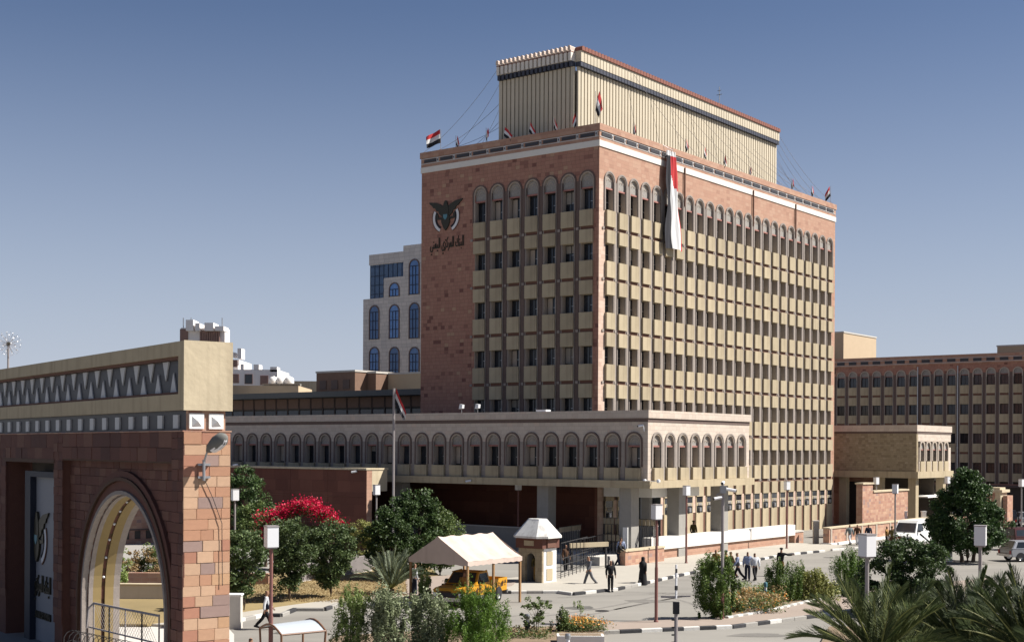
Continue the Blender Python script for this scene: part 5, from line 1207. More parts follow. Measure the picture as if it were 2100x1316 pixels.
SUVG = [('side', [(-2.05, 1.18), (-1.0, 1.18), (-1.0, 1.65), (-1.98, 1.65)]), ('side', [(-.9, 1.18), (.78, 1.18), (.38, 1.65), (-.9, 1.65)]), ('front', [(.96, 1.18), (.45, 1.7)]), ('rear', [(-2.2, 1.2), (-2.12, 1.7)])]
q = spot(2078, 1128); vehicle('parked_car', 'dark maroon four wheel drive parked just behind the silver hatchback', 'car', q + Vector((1.6, 1.2, 0)), R(25), 4.5, 1.8, SUVB, SUVC, .14, (1.4, -1.4), .38, 'car_maroon', SUVG, None, 'cars at the right edge')
q = spot(2062, 1082); vehicle('parked_car', 'dark car parked under the wing beside the gate pier', 'car', q + Vector((1.0, 2, 0)), R(70), 4.3, 1.75, SUVB, SUVC, .14, (1.4, -1.4), .38, 'car_dark', SUVG, None, 'cars parked under the wing')
q = spot(2096, 1080); vehicle('parked_car', 'pale blue grey car at the right frame edge under the wing', 'car', q + Vector((1.2, 2.5, 0)), R(78), 4.1, 1.7, CARB, CARC, .2, (1.25, -1.3), .31, 'car_silver', CARG, None, 'cars parked under the wing')
q = spot(2050, 1100); vehicle('parked_car', 'white car peeking out from behind the round dark tree', 'car', q + Vector((-1.2, 1.2, 0)), R(20), 4.1, 1.7, CARB, CARC, .2, (1.25, -1.3), .31, 'van_white', CARG, None, 'cars at the right edge')
# pickup: nose towards local +x, sits under the tent pointing left-front
def pkx(t):
    for sg in (-1, 1):
        m = MB(); m.box(-2.5, -.55, sg*.86-.03, sg*.86+.03, .95, 1.2, 'gold_paint'); m.obj('bed_side', t)
    m = MB(); m.box(-2.52, -2.46, -.86, .86, .9, 1.2, 'gold_paint'); m.obj('tailgate', t)
    r2 = random.Random(3)
    m = MB()
    for i in range(60):
        x = r2.uniform(.0, 2.25); y = r2.uniform(-.8, .8); s_ = r2.uniform(.06, .14); x = max(x, 1.25); m.poly([(x-s_, y-s_*.6, 1.092), (x+s_*.7, y-s_, 1.085), (x+s_, y+s_*.5, 1.085), (x-.2*s_, y+s_*.9, 1.092)], 'camo_dark') if x < 1.5 else m.poly([(2.43, y-s_, .72), (2.43, y+s_*.8, .7), (2.41, y+s_, .84), (2.41, y-s_*.5, .86)], 'camo_dark')
    for i in range(90):
        x = r2.uniform(-2.4, 2.1); z = r2.uniform(.55, 1.12 if x < -.5 else .95); s_ = r2.uniform(.045, .11); sg = r2.choice((-1, 1))
        if x > -.5 and z > .92: continue
        m.poly([(x-s_, sg*.906, z-s_*.6), (x+s_*.7, sg*.906, z-s_), (x+s_, sg*.906, z+s_*.5), (x-.2*s_, sg*.906, z+s_*.9)], 'camo_dark')
    tag(m.obj('camouflage_spots', t), kind='stuff')
pk = vehicle('pickup_truck', 'yellow pickup with dark camouflage spots parked under the cream tent', 'pickup truck', loc2w(*w2loc(spot(842, 1238)), .0) + Vector((AX*2.15 + BX*2.2).to_tuple() + (.0,)), TROT - R(78), 5.0, 1.8,
        [(-2.5, .5), (2.35, .5), (2.42, .7), (2.35, .98), (1.1, 1.08), (-.45, 1.08), (-.46, .98), (-2.5, .96)], [(-.5, 1.07), (1.1, 1.07), (.55, 1.68), (-.4, 1.7)], .14, (1.5, -1.45), .37, 'gold_paint',
        [('side', [(-.38, 1.14), (.9, 1.14), (.48, 1.6), (-.32, 1.6)]), ('front', [(1.05, 1.14), (.58, 1.64)]), ('rear', [(-.5, 1.15), (-.42, 1.6)])], pkx)

# ------------------------------------------------------------------ fences and turnstile frames in front of the shaded entrance
def bfence(pts, label, h=2.1, gap=.35, rail=(.2, 1.1, 2.05), thick=.018, valance=None):
    a, b = pts; u = b-a; L = u.length; t = thing('steel_fence', label, 'fence', (a.x, a.y, .12), math.atan2(u.y, u.x), 'steel fences before the entrance')
    for z in rail: m = MB(); m.box(0, L, -.02, .02, z-.025, z+.025, 'dark_metal'); m.obj('rail', t)
    bm_ = MB(); bm_.box(-thick, thick, -thick, thick, 0, h, 'dark_metal'); bm_ = bm_.mesh('bar')
    for i in range(int(L/gap)+1): link('bar', bm_, t, (i*gap, 0, 0))
    if valance:
        z0, z1 = valance; sl_ = MB(); sl_.box(.02, .2, -.03, .03, z0, z1, 'beige_precast'); sl_ = sl_.mesh('slat')
        for i in range(int(L/.27)): link('slat', sl_, t, (i*.27, 0, 0))
    return t
bfence((spot(1146, 1150), spot(1192, 1141)), 'dark steel fence with a short cream slatted head left of the turnstiles', 2.3, .35, (.2, 1.2, 2.25), valance=(1.9, 2.25))
bfence((spot(1192, 1166), spot(1252, 1148)), 'dark steel queue rails in the shade beside the low stone wall', 1.9, .5, (.3, .7, 1.1, 1.85))
bfence((spot(1150, 1190), spot(1204, 1172)), 'front dark steel frame nearest the guard booth', 2.2, .9, (.4, .8, 1.2, 2.15))
def vfence(px0, px1, py0, py1, a_b, lab):
    x0, z1 = onb(px0, py0, a_b); x1, _ = onb(px1, py0, a_b); _, z0 = onb(px0, py1, a_b)
    t = thing('slatted_canopy_edge', lab, 'canopy edge', (TC.x, TC.y, 0), TROT)
    m = MB(); m.box(x0, x1, a_b, a_b+.06, z1-.03, z1, 'dark_metal').box(x0, x1, a_b, a_b+.06, z0, z0+.03, 'dark_metal').box(x0, x0+.08, a_b, a_b+.08, .6, z0, 'dark_metal').box(x1-.08, x1, a_b, a_b+.08, .6, z0, 'dark_metal'); m.obj('frame', t)
    n = int((x1-x0)/.32); s_ = MB(); s_.box(.03, .27, a_b-.02, a_b, z0+.03, z1-.03, 'beige_precast'); s_ = s_.mesh('slat')
    for i in range(n): link('slat', s_, t, (x0+i*(x1-x0)/n, 0, 0))
    b_ = MB(); b_.box(-.02, .02, a_b, a_b+.04, .6, z0, 'dark_metal'); b_ = b_.mesh('bar')
    for i in range(int((x1-x0)/.3)): link('bar', b_, t, (x0+.1+i*.3, 0, 0))
vfence(1237, 1350, 1060, 1074, -5.6, 'dark bar screen with a long cream slatted head beside the porch column')
vfence(1238, 1272, 1094, 1108, -7.4, 'short cream slatted screen head left of the grey column')
q = spot(1170, 1160); t = thing('turnstile_roof', 'slanting beige beam over the turnstiles', 'canopy', spot(1168, 1172), math.atan2(.55, .83))
m = MB(); m.box(0, 3.1, -.1, .1, 1.55, 1.85, 'beige_precast'); m.obj('beam', t); m = MB(); m.box(.1, .2, -.05, .05, 0, 1.549, 'dark_metal').box(2.9, 3.0, -.05, .05, 0, 1.549, 'dark_metal'); m.obj('leg', t)
for k, (px, py) in enumerate(((1287, 1123), (1390, 1088))):
    q = loc2w(*( (7.45, -7.6) if k == 0 else (7.9, -4.3)), .6); t = thing('signboard', ['tall narrow pale board against the grey porch column', 'narrow white board at the near end of the white parapet'][k], 'board', q, TROT); m = MB(); m.box(-.2, .2, -.04, .04, .2, 1.9, 'white_paint').box(-.03, .03, -.03, .03, 0, .2, 'steel'); m.obj('board', t)

# ------------------------------------------------------------------ small street things
def bollard(px, Y, h, r, label, body='dark_metal', head='steel'):
    q = atY(px, 1200, Y); t = thing('bollard_light', label, 'bollard light', (q.x, q.y, 0), 0, 'bollard lights')
    m = MB(); m.lathe([(r, 0), (r, h*.66)], body, 10, caps=True); m.obj('shaft', t)
    m = MB(); m.lathe([(r*.75, h*.66), (r*.75, h*.8)], 'lamp_white', 10); m.obj('lens', t)
    m = MB(); m.lathe([(r*1.05, h*.8), (r*1.1, h*.93), (r*.9, h), (0, h)], head, 10); m.obj('cap', t)
bollard(1082, 57.5, 1.0, .1, 'dark bollard light with silver head among thin shrubs'); bollard(1165, 51.5, 1.0, .1, 'silver headed bollard light beside the white planter'); bollard(1570, 69.8, 1.2, .09, 'pale teal bollard light among the island flowers', 'teal_paint', 'teal_paint')
q = atY(1387, 1160, 40); zt_ = q.z; t = thing('signal_mast', 'thin grey mast with a striped upper rod and small cross arms', 'mast', (q.x, q.y, 0))
m = MB(); m.tube([(0, 0, 0), (0, 0, zt_-1.1)], .055, 'pole_paint', 8); m.obj('mast', t)
for i in range(8): m = MB(); z = zt_-.95+i*.125; m.tube([(0, 0, z), (0, 0, z+.12)], .05 if i % 3 == 2 else .035, 'black_paint' if i in (2, 6) else 'lamp_white', 6); m.obj('rod_segment', t)
m = MB(); m.box(-.45, .05, -.02, .02, zt_-.93, zt_-.88, 'pole_paint').box(.05, .42, -.02, .02, zt_-.9, zt_-.86, 'pole_paint'); m.obj('cross_arm', t); m = MB(); m.box(-.09, .09, -.08, .08, zt_-1.4, zt_-1.05, 'black_paint'); m.obj('box', t)
for i in range(4): m = MB(); z = zt_-1.6-i*.22; m.box(-.13, .0, -.02, .02, z, z+.04, 'black_paint'); m.obj('step', t)
# sun shade frame
sp0, sp1, sp2, sp3 = [atY(px, py, Y) for px, py, Y in ((533, 1273, 43.2), (577, 1291, 41.6), (668, 1277, 42.6), (622, 1260, 44.8))]
zz_ = 2.25
sp = [Vector((p.x, p.y, zz_)) for p in (sp0, sp1, sp2, sp3)]
c_ = sum(sp, Vector())/4; t = thing('sun_shade', 'small curved sun shade of clear sheet on a brown metal frame', 'sun shade', (c_.x, c_.y, 0)); sp = [p - Vector((c_.x, c_.y, 0)) for p in sp]
m = MB()
for i in range(4):
    a, b = sp[i], sp[(i+1) % 4]; k = .22 if i in (0, 2) else .0
    m.tube([a.lerp(b, j/6) + Vector((0, 0, k*math.sin(math.pi*j/6))) for j in range(7)], .035, 'brown_metal', 6)
m.obj('roof_frame', t)
for p in (sp[1], sp[2]): m = MB(); m.tube([p, p*.86 + Vector((0, 0, -p.z*.86 - .0))+Vector((0, 0, .01))], .035, 'brown_metal', 6); m.obj('leg', t)
for p in (sp[0], sp[3]): m = MB(); m.tube([p, Vector((p.x*.9, p.y*.9, 0))], .035, 'brown_metal', 6); m.obj('leg', t)
m = MB()
for j in range(8):
    def P_(u, v): a = sp[0].lerp(sp[1], u); b = sp[3].lerp(sp[2], u); return a.lerp(b, v) + Vector((0, 0, .2*math.sin(math.pi*u)))
    m.poly([P_(j/8, 0), P_((j+1)/8, 0), P_((j+1)/8, 1), P_(j/8, 1)], 'sheet_white')
m.obj('roof_sheet', t, fix=False)
q = spot(1190, 1322); t = thing('planter_box', 'low white planter box at the bottom of the view', 'planter', q); m = MB(); m.box(-.95, .95, -.4, .4, 0, .42, 'white_paint').box(-.85, .85, -.3, .3, .3, .43, 'soil'); m.obj('box', t)
q = spot(1228, 1300); 
q = spot(1912, 1150); t = thing('striped_barrier', 'black and white barrier arm slanting beside the round tree', 'barrier', q)
for i in range(7): m = MB(); a = Vector((-.6, 1, 1.9)); b = Vector((1.1, -.3, .2)); m.tube([a.lerp(b, i/7), a.lerp(b, (i+.97)/7)], .07, 'white_paint' if i % 2 else 'black_paint', 6); m.obj('arm_segment', t)
m = MB(); m.box(.95, 1.3, -.45, -.15, 0, .9, 'white_paint'); m.obj('post', t)
q = spot(1683, 1116, 0); t = thing('grey_post', 'short grey post in the gap of the low walls', 'post', q + Vector((-.3, .5, 0))); m = MB(); m.box(-.22, .22, -.22, .22, 0, 1.9, 'concrete').box(-.26, .26, -.26, .26, 1.9, 2.0, 'concrete_pale'); m.obj('shaft', t)
for k, (px, py, lab) in enumerate([(1880, 1155, 'white concrete block at the foot of the round tree'), (1745, 1222, 'pale concrete block behind the island cone bush')]):
    q = spot(px, py); t = thing('concrete_block', lab, 'concrete block', q, .2); m = MB(); m.prism([(-.5, 0), (.5, 0), (.42, .42), (-.42, .42)], -.22, .22, 'concrete_pale'); m.obj('block', t)

# ------------------------------------------------------------------ people
def skin_mesh(verts, edges, radii, name, mat, sub=1, root=0):
    me = bpy.data.meshes.new('tmp'); me.from_pydata(verts, edges, []); o = bpy.data.objects.new('tmp', me); COL.objects.link(o)
    md = o.modifiers.new('skin', 'SKIN'); 
    if not me.skin_vertices: me.attributes.new  # created by the modifier
    bm = bmesh.new(); bm.from_mesh(me); lay = bm.verts.layers.skin.verify(); bm.verts.ensure_lookup_table()
    for v, r_ in zip(bm.verts, radii): v[lay].radius = r_ if isinstance(r_, tuple) else (r_, r_); v[lay].use_root = False
    bm.verts[root][lay].use_root = True; bm.to_mesh(me); bm.free()
    s_ = o.modifiers.new('sub', 'SUBSURF'); s_.levels = sub; s_.render_levels = sub
    dg = bpy.context.evaluated_depsgraph_get(); out = bpy.data.meshes.new_from_object(o.evaluated_get(dg)); out.name = name
    bpy.data.objects.remove(o); out.materials.clear(); out.materials.append(MATS[mat]); out.polygons.foreach_set('use_smooth', [True]*len(out.polygons))
    return out
def joints(pose):
    """figure 1.75 m tall facing -y; returns joint dictionary"""
    sw, arm_l, arm_r, lean = dict(walk=(.36, .35, -.35, .03), walk2=(-.34, -.4, .4, .03), stand=(.05, .05, -.02, 0), point=(.15, .1, 1.35, 0), bent=(.15, .75, .75, .12))[pose]
    J = dict(pel=(0, 0, .93), spn=(0, -.02-lean*.5, 1.15), cst=(0, -.01-lean, 1.36), nek=(0, -lean, 1.49), hd0=(0, -.015-lean, 1.57), hd1=(0, -.02-lean, 1.67))
    for s_, nm, ang, sgn in ((-1, 'r', arm_r, 1), (1, 'l', arm_l, 1)):
        sh = Vector((s_*.19, -lean, 1.42)); el = sh + Vector((s_*.06, -math.sin(ang)*.29, -math.cos(ang)*.29)); b_ = ang + .35
        if pose == 'point' and nm == 'r': el = sh + Vector((s_*.26, -.08, -.08)); wr = el + Vector((s_*.24, -.05, .02))
        else: wr = el + Vector((0, -math.sin(b_)*.25, -math.cos(b_)*.25))
        J['sh'+nm], J['el'+nm], J['wr'+nm] = sh, el, wr
        J['hn'+nm] = wr + (wr-el).normalized()*.075
    for s_, nm, ang in ((-1, 'r', sw), (1, 'l', -sw)):
        hp = Vector((s_*.095, 0, .9)); kn = hp + Vector((0, -math.sin(ang)*.43, -math.cos(ang)*.43)); a2 = ang - (.45 if ang < -.1 else .0)
        an = kn + Vector((0, -math.sin(a2)*.41, -math.cos(a2)*.41))
        J['hp'+nm], J['kn'+nm], J['an'+nm] = hp, kn, an; J['to'+nm] = an + Vector((0, -.17, -.045 if ang >= -.1 else -.09))
    low = min(J['tor'][2], J['tol'][2]) - .035
    return {k: Vector(v) - Vector((0, 0, low)) for k, v in J.items()}
PM = {}
def person_meshes(pose):
    if pose in PM: return PM[pose]
    J = joints(pose)
    V, E, Rr = [], [], []
    def add(p, r_, par=None):
        V.append(tuple(p)); Rr.append(r_); 
        if par is not None: E.append((par, len(V)-1))
        return len(V)-1
    pel = add(J['pel'], (.11, .09)); sp_ = add(J['spn'], (.1, .08), pel); cs = add(J['cst'], (.11, .08), sp_); nk = add(J['nek'], .055, cs); h0 = add(J['hd0'], (.07, .085), nk); h1 = add(J['hd1'], (.075, .09), h0)
    add(J['hd1'] + Vector((0, -.01, .07)), (.05, .06), h1); add(J['hd0'] + Vector((0, -.095, .05)), .012, h0)
    for n_ in 'rl':
        sh = add(J['sh'+n_], .055, cs); el = add(J['el'+n_], .04, sh); wr = add(J['wr'+n_], .028, el); hn = add(J['hn'+n_], (.035, .02), wr)
        d = (J['hn'+n_]-J['wr'+n_]).normalized(); sd = Vector((0, 1, 0)) if abs(d.y) < .8 else Vector((0, 0, 1)); sd = (sd - d*sd.dot(d)).normalized()
        for k, (o_, l_) in enumerate(((-.03, .07), (-.01, .08), (.01, .075), (.03, .06))):
            f1 = add(J['hn'+n_] + d*.04 + sd*o_, .009, hn); f2 = add(J['hn'+n_] + d*(.04+l_*.6) + sd*o_ + Vector((0, 0, 0)), .008, f1)
        th = add(J['wr'+n_] + d*.035 - sd*.045, .01, wr); add(J['wr'+n_] + d*.075 - sd*.06, .009, th)
        hp = add(J['hp'+n_], .085, pel); kn = add(J['kn'+n_], .058, hp); an = add(J['an'+n_], .04, kn); add(J['to'+n_], (.04, .028), an)
    body = skin_mesh(V, E, Rr, 'body', 'skin')
    V, E, Rr = [], [], []
    a = add(J['pel'] + Vector((0, 0, -.04)), (.175, .145)); b = add(J['spn'], (.165, .14), a); c_ = add(J['cst'], (.185, .145), b); add(J['nek'] + Vector((0, 0, -.03)), .075, c_)
    for n_ in 'rl':
        sh = add(J['sh'+n_], .085, c_); el = add(J['el'+n_], .068, sh); add(J['wr'+n_], .055, el)
    top = skin_mesh(V, E, Rr, 'jacket', 'cl_black')
    V, E, Rr = [], [], []
    a = add(J['pel'] + Vector((0, 0, .06)), (.15, .11)); a1 = add(J['pel'] + Vector((0, 0, -.03)), (.15, .115), a)
    for n_ in 'rl': hp = add(J['hp'+n_] + Vector((0, 0, -.06)), .098, a1); kn = add(J['kn'+n_], .085, hp); add(J['an'+n_] + Vector((0, 0, -.02)), .072, kn)
    tr = skin_mesh(V, E, Rr, 'trousers', 'cl_black')
    V, E, Rr = [], [], []
    a = add(J['hd1'] + Vector((0, .02, .055)), (.078, .085)); add(J['hd1'] + Vector((0, .045, -.02)), (.07, .05), a)
    hr = skin_mesh(V, E, Rr, 'hair', 'hair')
    sh_ = MB()
    for n_ in 'rl':
        an, to = J['an'+n_], J['to'+n_]; sh_.tube([an + Vector((0, .07, -.03)), an + Vector((0, 0, -.03)), to + Vector((0, 0, .005)), to + Vector((0, -.05, 0))], [.04, .055, .05, .02], 'black_paint', 8)
    shm = sh_.mesh('shoes', smooth=True)
    ey = MB(); c0 = J['hd1'] + Vector((0, -.105, -.015))
    for s_ in (-1, 1): ey.box(c0.x+s_*.032-.012, c0.x+s_*.032+.012, c0.y-.004, c0.y+.012, c0.z-.006, c0.z+.006, 'hair')
    ey.box(c0.x-.02, c0.x+.02, c0.y+.01, c0.y+.03, c0.z-.075, c0.z-.067, 'lintel_red'); eym = ey.mesh('face')
    PM[pose] = (body, top, tr, hr, shm, eym, J); return PM[pose]
RC = {}
def recol(me, mat):
    k = (me.name, mat)
    if k not in RC: c_ = me.copy(); c_.materials.clear(); c_.materials.append(MATS[mat]); RC[k] = c_
    return RC[k]
def person(px, py, face, pose, top, tr, label, sc=1., pos=None, extra=None, gz=0.0, group=None, hair='hair'):
    q = spot(px, py, gz) if pos is None else Vector(pos)
    t = thing('person', label, 'person', q, R(face), group); t.scale = (sc, sc, sc)
    b, tp, trm, hr, shm, ey, J = person_meshes(pose)
    o = link('body', b, t); link('face', ey, o); link('jacket', recol(tp, top), t); link('trousers', recol(trm, tr), t); link('hair', recol(hr, hair), t); link('shoes', shm, t)
    if extra: extra(t, J)
    return t
def vest(mat):
    def f(t, J):
        m = MB(); a, b, c_ = J['pel'], J['spn'], J['cst']
        m.tube([a + Vector((0, 0, .02)), b, c_, c_ + Vector((0, .0, .08))], [.175, .165, .178, .13], mat, 12); o = m.obj('vest', t, smooth=True); o.scale = (1.05, .82, 1)
    return f
def bag(t, J):
    w_ = J['wrl']; m = MB(); m.box(w_.x-.05, w_.x+.08, w_.y-.18, w_.y+.12, w_.z-.38, w_.z-.1, 'white_paint'); m.obj('bag', t)
def robe(t, J):
    m = MB(); m.lathe([(.29, .03), (.27, .3), (.24, .7), (.2, .98), (.21, 1.2), (.24, 1.38), (.1, 1.52)], 'cl_black', 14); m.obj('robe', t, smooth=True)
    m = MB(); h = J['hd1']; m.lathe([(.2, 1.36), (.13, 1.5), (.115, 1.6), (.12, 1.7), (.09, 1.78), (0, 1.8)], 'cl_black', 12, (h.x, h.y+.02)); m.obj('scarf', t, smooth=True)
def cap_(mat):
    def f(t, J):
        h = J['hd1']; m = MB(); m.lathe([(.1, h.z+.02), (.11, h.z+.07), (.1, h.z+.12), (0, h.z+.14)], mat, 10, (h.x, h.y+.01)).box(h.x-.07, h.x+.07, h.y-.17, h.y-.07, h.z+.03, h.z+.045, mat); m.obj('cap', t)
    return f
def rifle(t, J):
    m = MB(); w_ = J['wrr']; m.tube([w_ + Vector((-.1, 0, .25)), w_ + Vector((.05, -.3, -.35))], .02, 'black_paint', 5); m.obj('rifle', t); cap_('cl_olive')(t, J)
person(545, 1290, 100, 'walk', 'cl_white', 'cl_black', 'man in white shirt and dark vest walking behind the brown lamp pole', extra=vest('cl_navy'))
person(1208, 1200, -60, 'walk', 'cl_grey', 'cl_grey', 'man in a grey jacket striding right by the entrance fence')
person(1252, 1213, 10, 'stand', 'cl_black', 'cl_black', 'man in a long black coat standing at the kerb left of the veiled woman')
person(1318, 1199, 150, 'walk', 'cl_black', 'cl_black', 'woman in a black robe and headscarf carrying a white bag', sc=.93, extra=lambda t, J: (robe(t, J), bag(t, J)))
person(1268, 1162, 60, 'bent', 'cl_black', 'cl_navy', 'man in dark clothes leaning in the shade at the low wall end')
person(1290, 1126, 180, 'stand', 'cl_blue', 'cl_navy', 'man in a pale blue shirt behind the low stone wall', pos=loc2w(8.0, -9.0, .12))
person(1160, 1172, 30, 'stand', 'cl_brown', 'cl_black', 'man in brown standing behind the steel frame near the booth')
person(1422, 1085, 20, 'stand', 'cl_olive', 'cl_olive', 'uniformed guard in olive standing on the raised platform', pos=loc2w(*( (5.6, ona(1422, 1085, 5.6)[0])), .6), extra=rifle)
person(1467, 1172, -30, 'stand', 'cl_camo', 'cl_black', 'man mostly hidden by the tall island bush', pos=spot(1468, 1184))
person(1490, 1186, -100, 'walk', 'cl_khaki', 'cl_brown', 'man in a mustard top at the left of the walking group', extra=cap_('cl_navy'))
person(1500, 1187, -80, 'walk2', 'cl_brown', 'cl_brown', 'man in dark brown in the middle of the walking group')
person(1513, 1190, -95, 'walk', 'cl_blue', 'cl_black', 'man in a blue and white shirt stepping out beside the brown dressed man', extra=vest('cl_grey'))
person(1533, 1190, 170, 'stand', 'cl_blue', 'cl_navy', 'man in a light blue shirt, left of the two facing each other')
person(1548, 1191, 190, 'walk', 'cl_white', 'cl_black', 'man in a white jacket over dark trousers at the right of the group')
person(1602, 1181, 160, 'point', 'cl_black', 'cl_khaki', 'man in black top and tan trousers raising one arm on the road', extra=cap_('cl_black'))
person(1743, 1117, 190, 'walk', 'cl_teal', 'cl_white', 'man in a grey green shirt and white trousers by the boundary wall')
person(1758, 1117, 160, 'walk2', 'cl_brown', 'cl_white', 'man in a brown top and pale robe by the boundary wall')
person(1781, 1118, 180, 'stand', 'cl_navy', 'cl_black', 'man in navy whose head shows above the near lamp shade')
person(1818, 1122, 60, 'point', 'cl_camo', 'cl_black', 'man in camouflage top gesturing left of the white van')
person(1829, 1124, -30, 'stand', 'cl_olive', 'cl_brown', 'soldier in olive standing against the white van front', extra=rifle)
person(952, 1243, 170, 'stand', 'cl_camo', 'cl_camo', 'soldier in mottled brown uniform at the right front corner of the pickup', extra=cap_('cl_brown'))
person(850, 1222, 120, 'stand', 'cl_white', 'cl_navy', 'man in white and navy under the left edge of the tent')
person(1084, 1196, 0, 'stand', 'cl_olive', 'cl_khaki', 'guard standing in the arched booth doorway', pos=loc2w(*(Vector(w2loc(spot(1087, 1197))) + Vector((0, .6))).to_tuple(), .13), sc=.92, extra=cap_('cl_olive'))
for px, py, Y, lab in ((514, 1305, 44, 'dark haired person cut off by the lower frame, left of the sun shade'), (565, 1301, 43, 'dark haired person under the sun shade, left of two'), (579, 1308, 41.5, 'dark haired person under the sun shade, right of two')):
    q = atY(px, py, Y); person(0, 0, 180 if px < 540 else 90, 'stand', 'cl_grey' if px < 540 else 'cl_brown', 'cl_black', lab, sc=q.z/1.79 if q.z < 1.9 else 1, pos=(q.x, q.y, 0))

# ------------------------------------------------------------------ vegetation
nrs = np.random.RandomState(5)
def leaf_object(name, C, size, mat, parent=None, up=.3, aspect=.5, jit=.35, n2=None):
    """C: (n,3) centres -> one mesh of n small folded leaves"""
    n = len(C); nr = nrs.normal(size=(n, 3)); nr[:, 2] = np.abs(nr[:, 2])*1.0 + up; nr /= np.linalg.norm(nr, axis=1)[:, None]
    t = np.cross(nr, nrs.normal(size=(n, 3))); t /= np.linalg.norm(t, axis=1)[:, None]; b = np.cross(nr, t)
    s = size*(1 + jit*nrs.uniform(-1, 1, size=(n, 1)))
    v = np.empty((n, 4, 3)); v[:, 0] = C - t*s*.5; v[:, 1] = C + b*s*.5*aspect; v[:, 2] = C + t*s*.5; v[:, 3] = C - b*s*.5*aspect
    me = bpy.data.meshes.new(name); me.vertices.add(4*n); me.vertices.foreach_set('co', v.reshape(-1).astype('f'))
    me.loops.add(4*n); me.loops.foreach_set('vertex_index', np.arange(4*n, dtype='i')); me.polygons.add(n)
    me.polygons.foreach_set('loop_start', np.arange(0, 4*n, 4, dtype='i')); me.polygons.foreach_set('loop_total', np.full(n, 4, 'i'))
    me.materials.append(MATS[mat]); me.update(calc_edges=True); me.validate()
    return link(name, me, parent)
def crown_points(n, prof, zr, clumps=60, cr=.3, seed=1, ragged=.25, hollow=.35, axis_wob=.1, asym=(1, 1), cz=.8):
    """prof(t) -> radius for t in 0..1 over height range zr; clumps sit mostly near the surface"""
    rs = np.random.RandomState(seed); cs = []
    while len(cs) < clumps:
        t = rs.uniform(); r = prof(t)
        if rs.uniform() > (r/1.0 if r < 1 else 1): continue
        a = rs.uniform(0, 2*np.pi); rr_ = r*(hollow + (1-hollow)*math.sqrt(rs.uniform()))*(1 + ragged*rs.normal()*.5)
        cs.append((rr_*math.cos(a)*asym[0] + axis_wob*rs.normal(), rr_*math.sin(a)*asym[1] + axis_wob*rs.normal(), zr[0] + t*(zr[1]-zr[0])))
    cs = np.array(cs); k = rs.randint(0, len(cs), n); crr = cr*rs.uniform(.4, 1.5, size=len(cs))
    d = rs.normal(size=(n, 3)); d /= np.linalg.norm(d, axis=1)[:, None]; d *= (rs.uniform(0, 1, size=(n, 1))**.45)
    p = cs[k] + d*crr[k][:, None]*np.array([1, 1, .8] if cz < 1 else [.55, .55, cz])
    p = p[p[:, 2] > .03]
    return p, cs
def tree(name, label, cat, pos, n, prof, zr, trunk_h, trunk_r, leaf, mat, clumps=60, cr=.3, seed=1, ragged=.45, asym=(1, 1), group=None, branches=9, up=.3, aspect=.5, lean=(0, 0), extra=None, multi=1, hollow=.35):
    t = thing(name, label, cat, pos, 0, group)
    P_, cs = crown_points(n, prof, zr, clumps, cr, seed, ragged, asym=asym, hollow=hollow, cz=1.8 if name in ('grey_shrub', 'bamboo_shrub', 'conifer_bush', 'island_bush', 'young_tree') else .8)
    P_ = P_ + np.array([lean[0], lean[1], 0])*((P_[:, 2:3]/zr[1])**1.5)
    leaf_object('crown', P_, leaf, mat, t, up, aspect)
    m = MB(); rs = random.Random(seed)
    for k in range(multi):
        ox = (k-(multi-1)/2)*trunk_r*3
        m.tube([(ox, 0, -.05), (ox*1.1+.02, .02, trunk_h*.5), (ox*1.4-.01, 0, trunk_h), (ox*1.6 + lean[0]*.4, lean[1]*.4, (trunk_h + (zr[1]-trunk_h)*.45))], [trunk_r*1.25, trunk_r, trunk_r*.85, trunk_r*.4], 'bark', 7)
    m.obj('trunk', t)
    m = MB(); zs = trunk_h
    for k in range(branches):
        c_ = cs[rs.randrange(len(cs))]; z0 = min(c_[2]-.05, zs + rs.random()*(zr[1]-zs)*.35); p0 = Vector((0, 0, max(z0, .05))); p2 = Vector(c_); mid = p0.lerp(p2, .5) + Vector((0, 0, .08))
        m.tube([p0, mid, p2], [trunk_r*.45, trunk_r*.3, trunk_r*.12], 'bark', 5, False)
    m.obj('branches', t)
    if extra: extra(t, cs)
    return t
tear = lambda a, b=.28: (lambda t: a*(b + (1-b)*min(1, t/.62)**.9) * (1 if t < .75 else math.sqrt(max(0, 1-((t-.75)/.27)**2))*.9+.1))
egg = lambda a: (lambda t: a*math.sqrt(max(.02, 1-((t-.38)/.64)**2)) if t > .38 else a*(.55+.45*math.sin(math.pi/2*t/.38)))
ball = lambda a: (lambda t: a*math.sqrt(max(.03, 1-(2*t-1)**2)))
cone = lambda a: (lambda t: a*(1-t*.86)*(1 if t > .1 else .6+4*t))
bush = lambda a: (lambda t: a*(.75+.25*t if t < .6 else .9*math.sqrt(max(.03, 1-((t-.6)/.42)**2))))
G3 = 'row of clipped trees along the garden'
tree('clipped_tree', 'dark clipped tree with drooping crown nearest the gate pier', 'tree', spot(500, 1256), 12500, tear(1.05), (.75, 3.9), .9, .07, 0.15, 'leaf_citrus', 120, .3, 11, group=G3)
tree('clipped_tree', 'clipped tree right of the brown lamp pole', 'tree', spot(593, 1237), 14000, tear(1.15), (.7, 4.2), .8, .07, 0.15, 'leaf_citrus', 130, .3, 12, group=G3)
tree('clipped_tree', 'clipped tree with white painted trunk, farthest right of the row', 'tree', spot(678, 1228), 14000, tear(1.28), (.75, 4.0), .8, .07, 0.15, 'leaf_citrus', 130, .3, 13, group=G3)
tree('garden_tree', 'dark rounded tree just right of the lamp by the red block', 'tree', spot(800, 1192), 15000, ball(1.3), (.6, 4.3), .6, .09, .17, 'leaf_dark', 100, .38, 14)
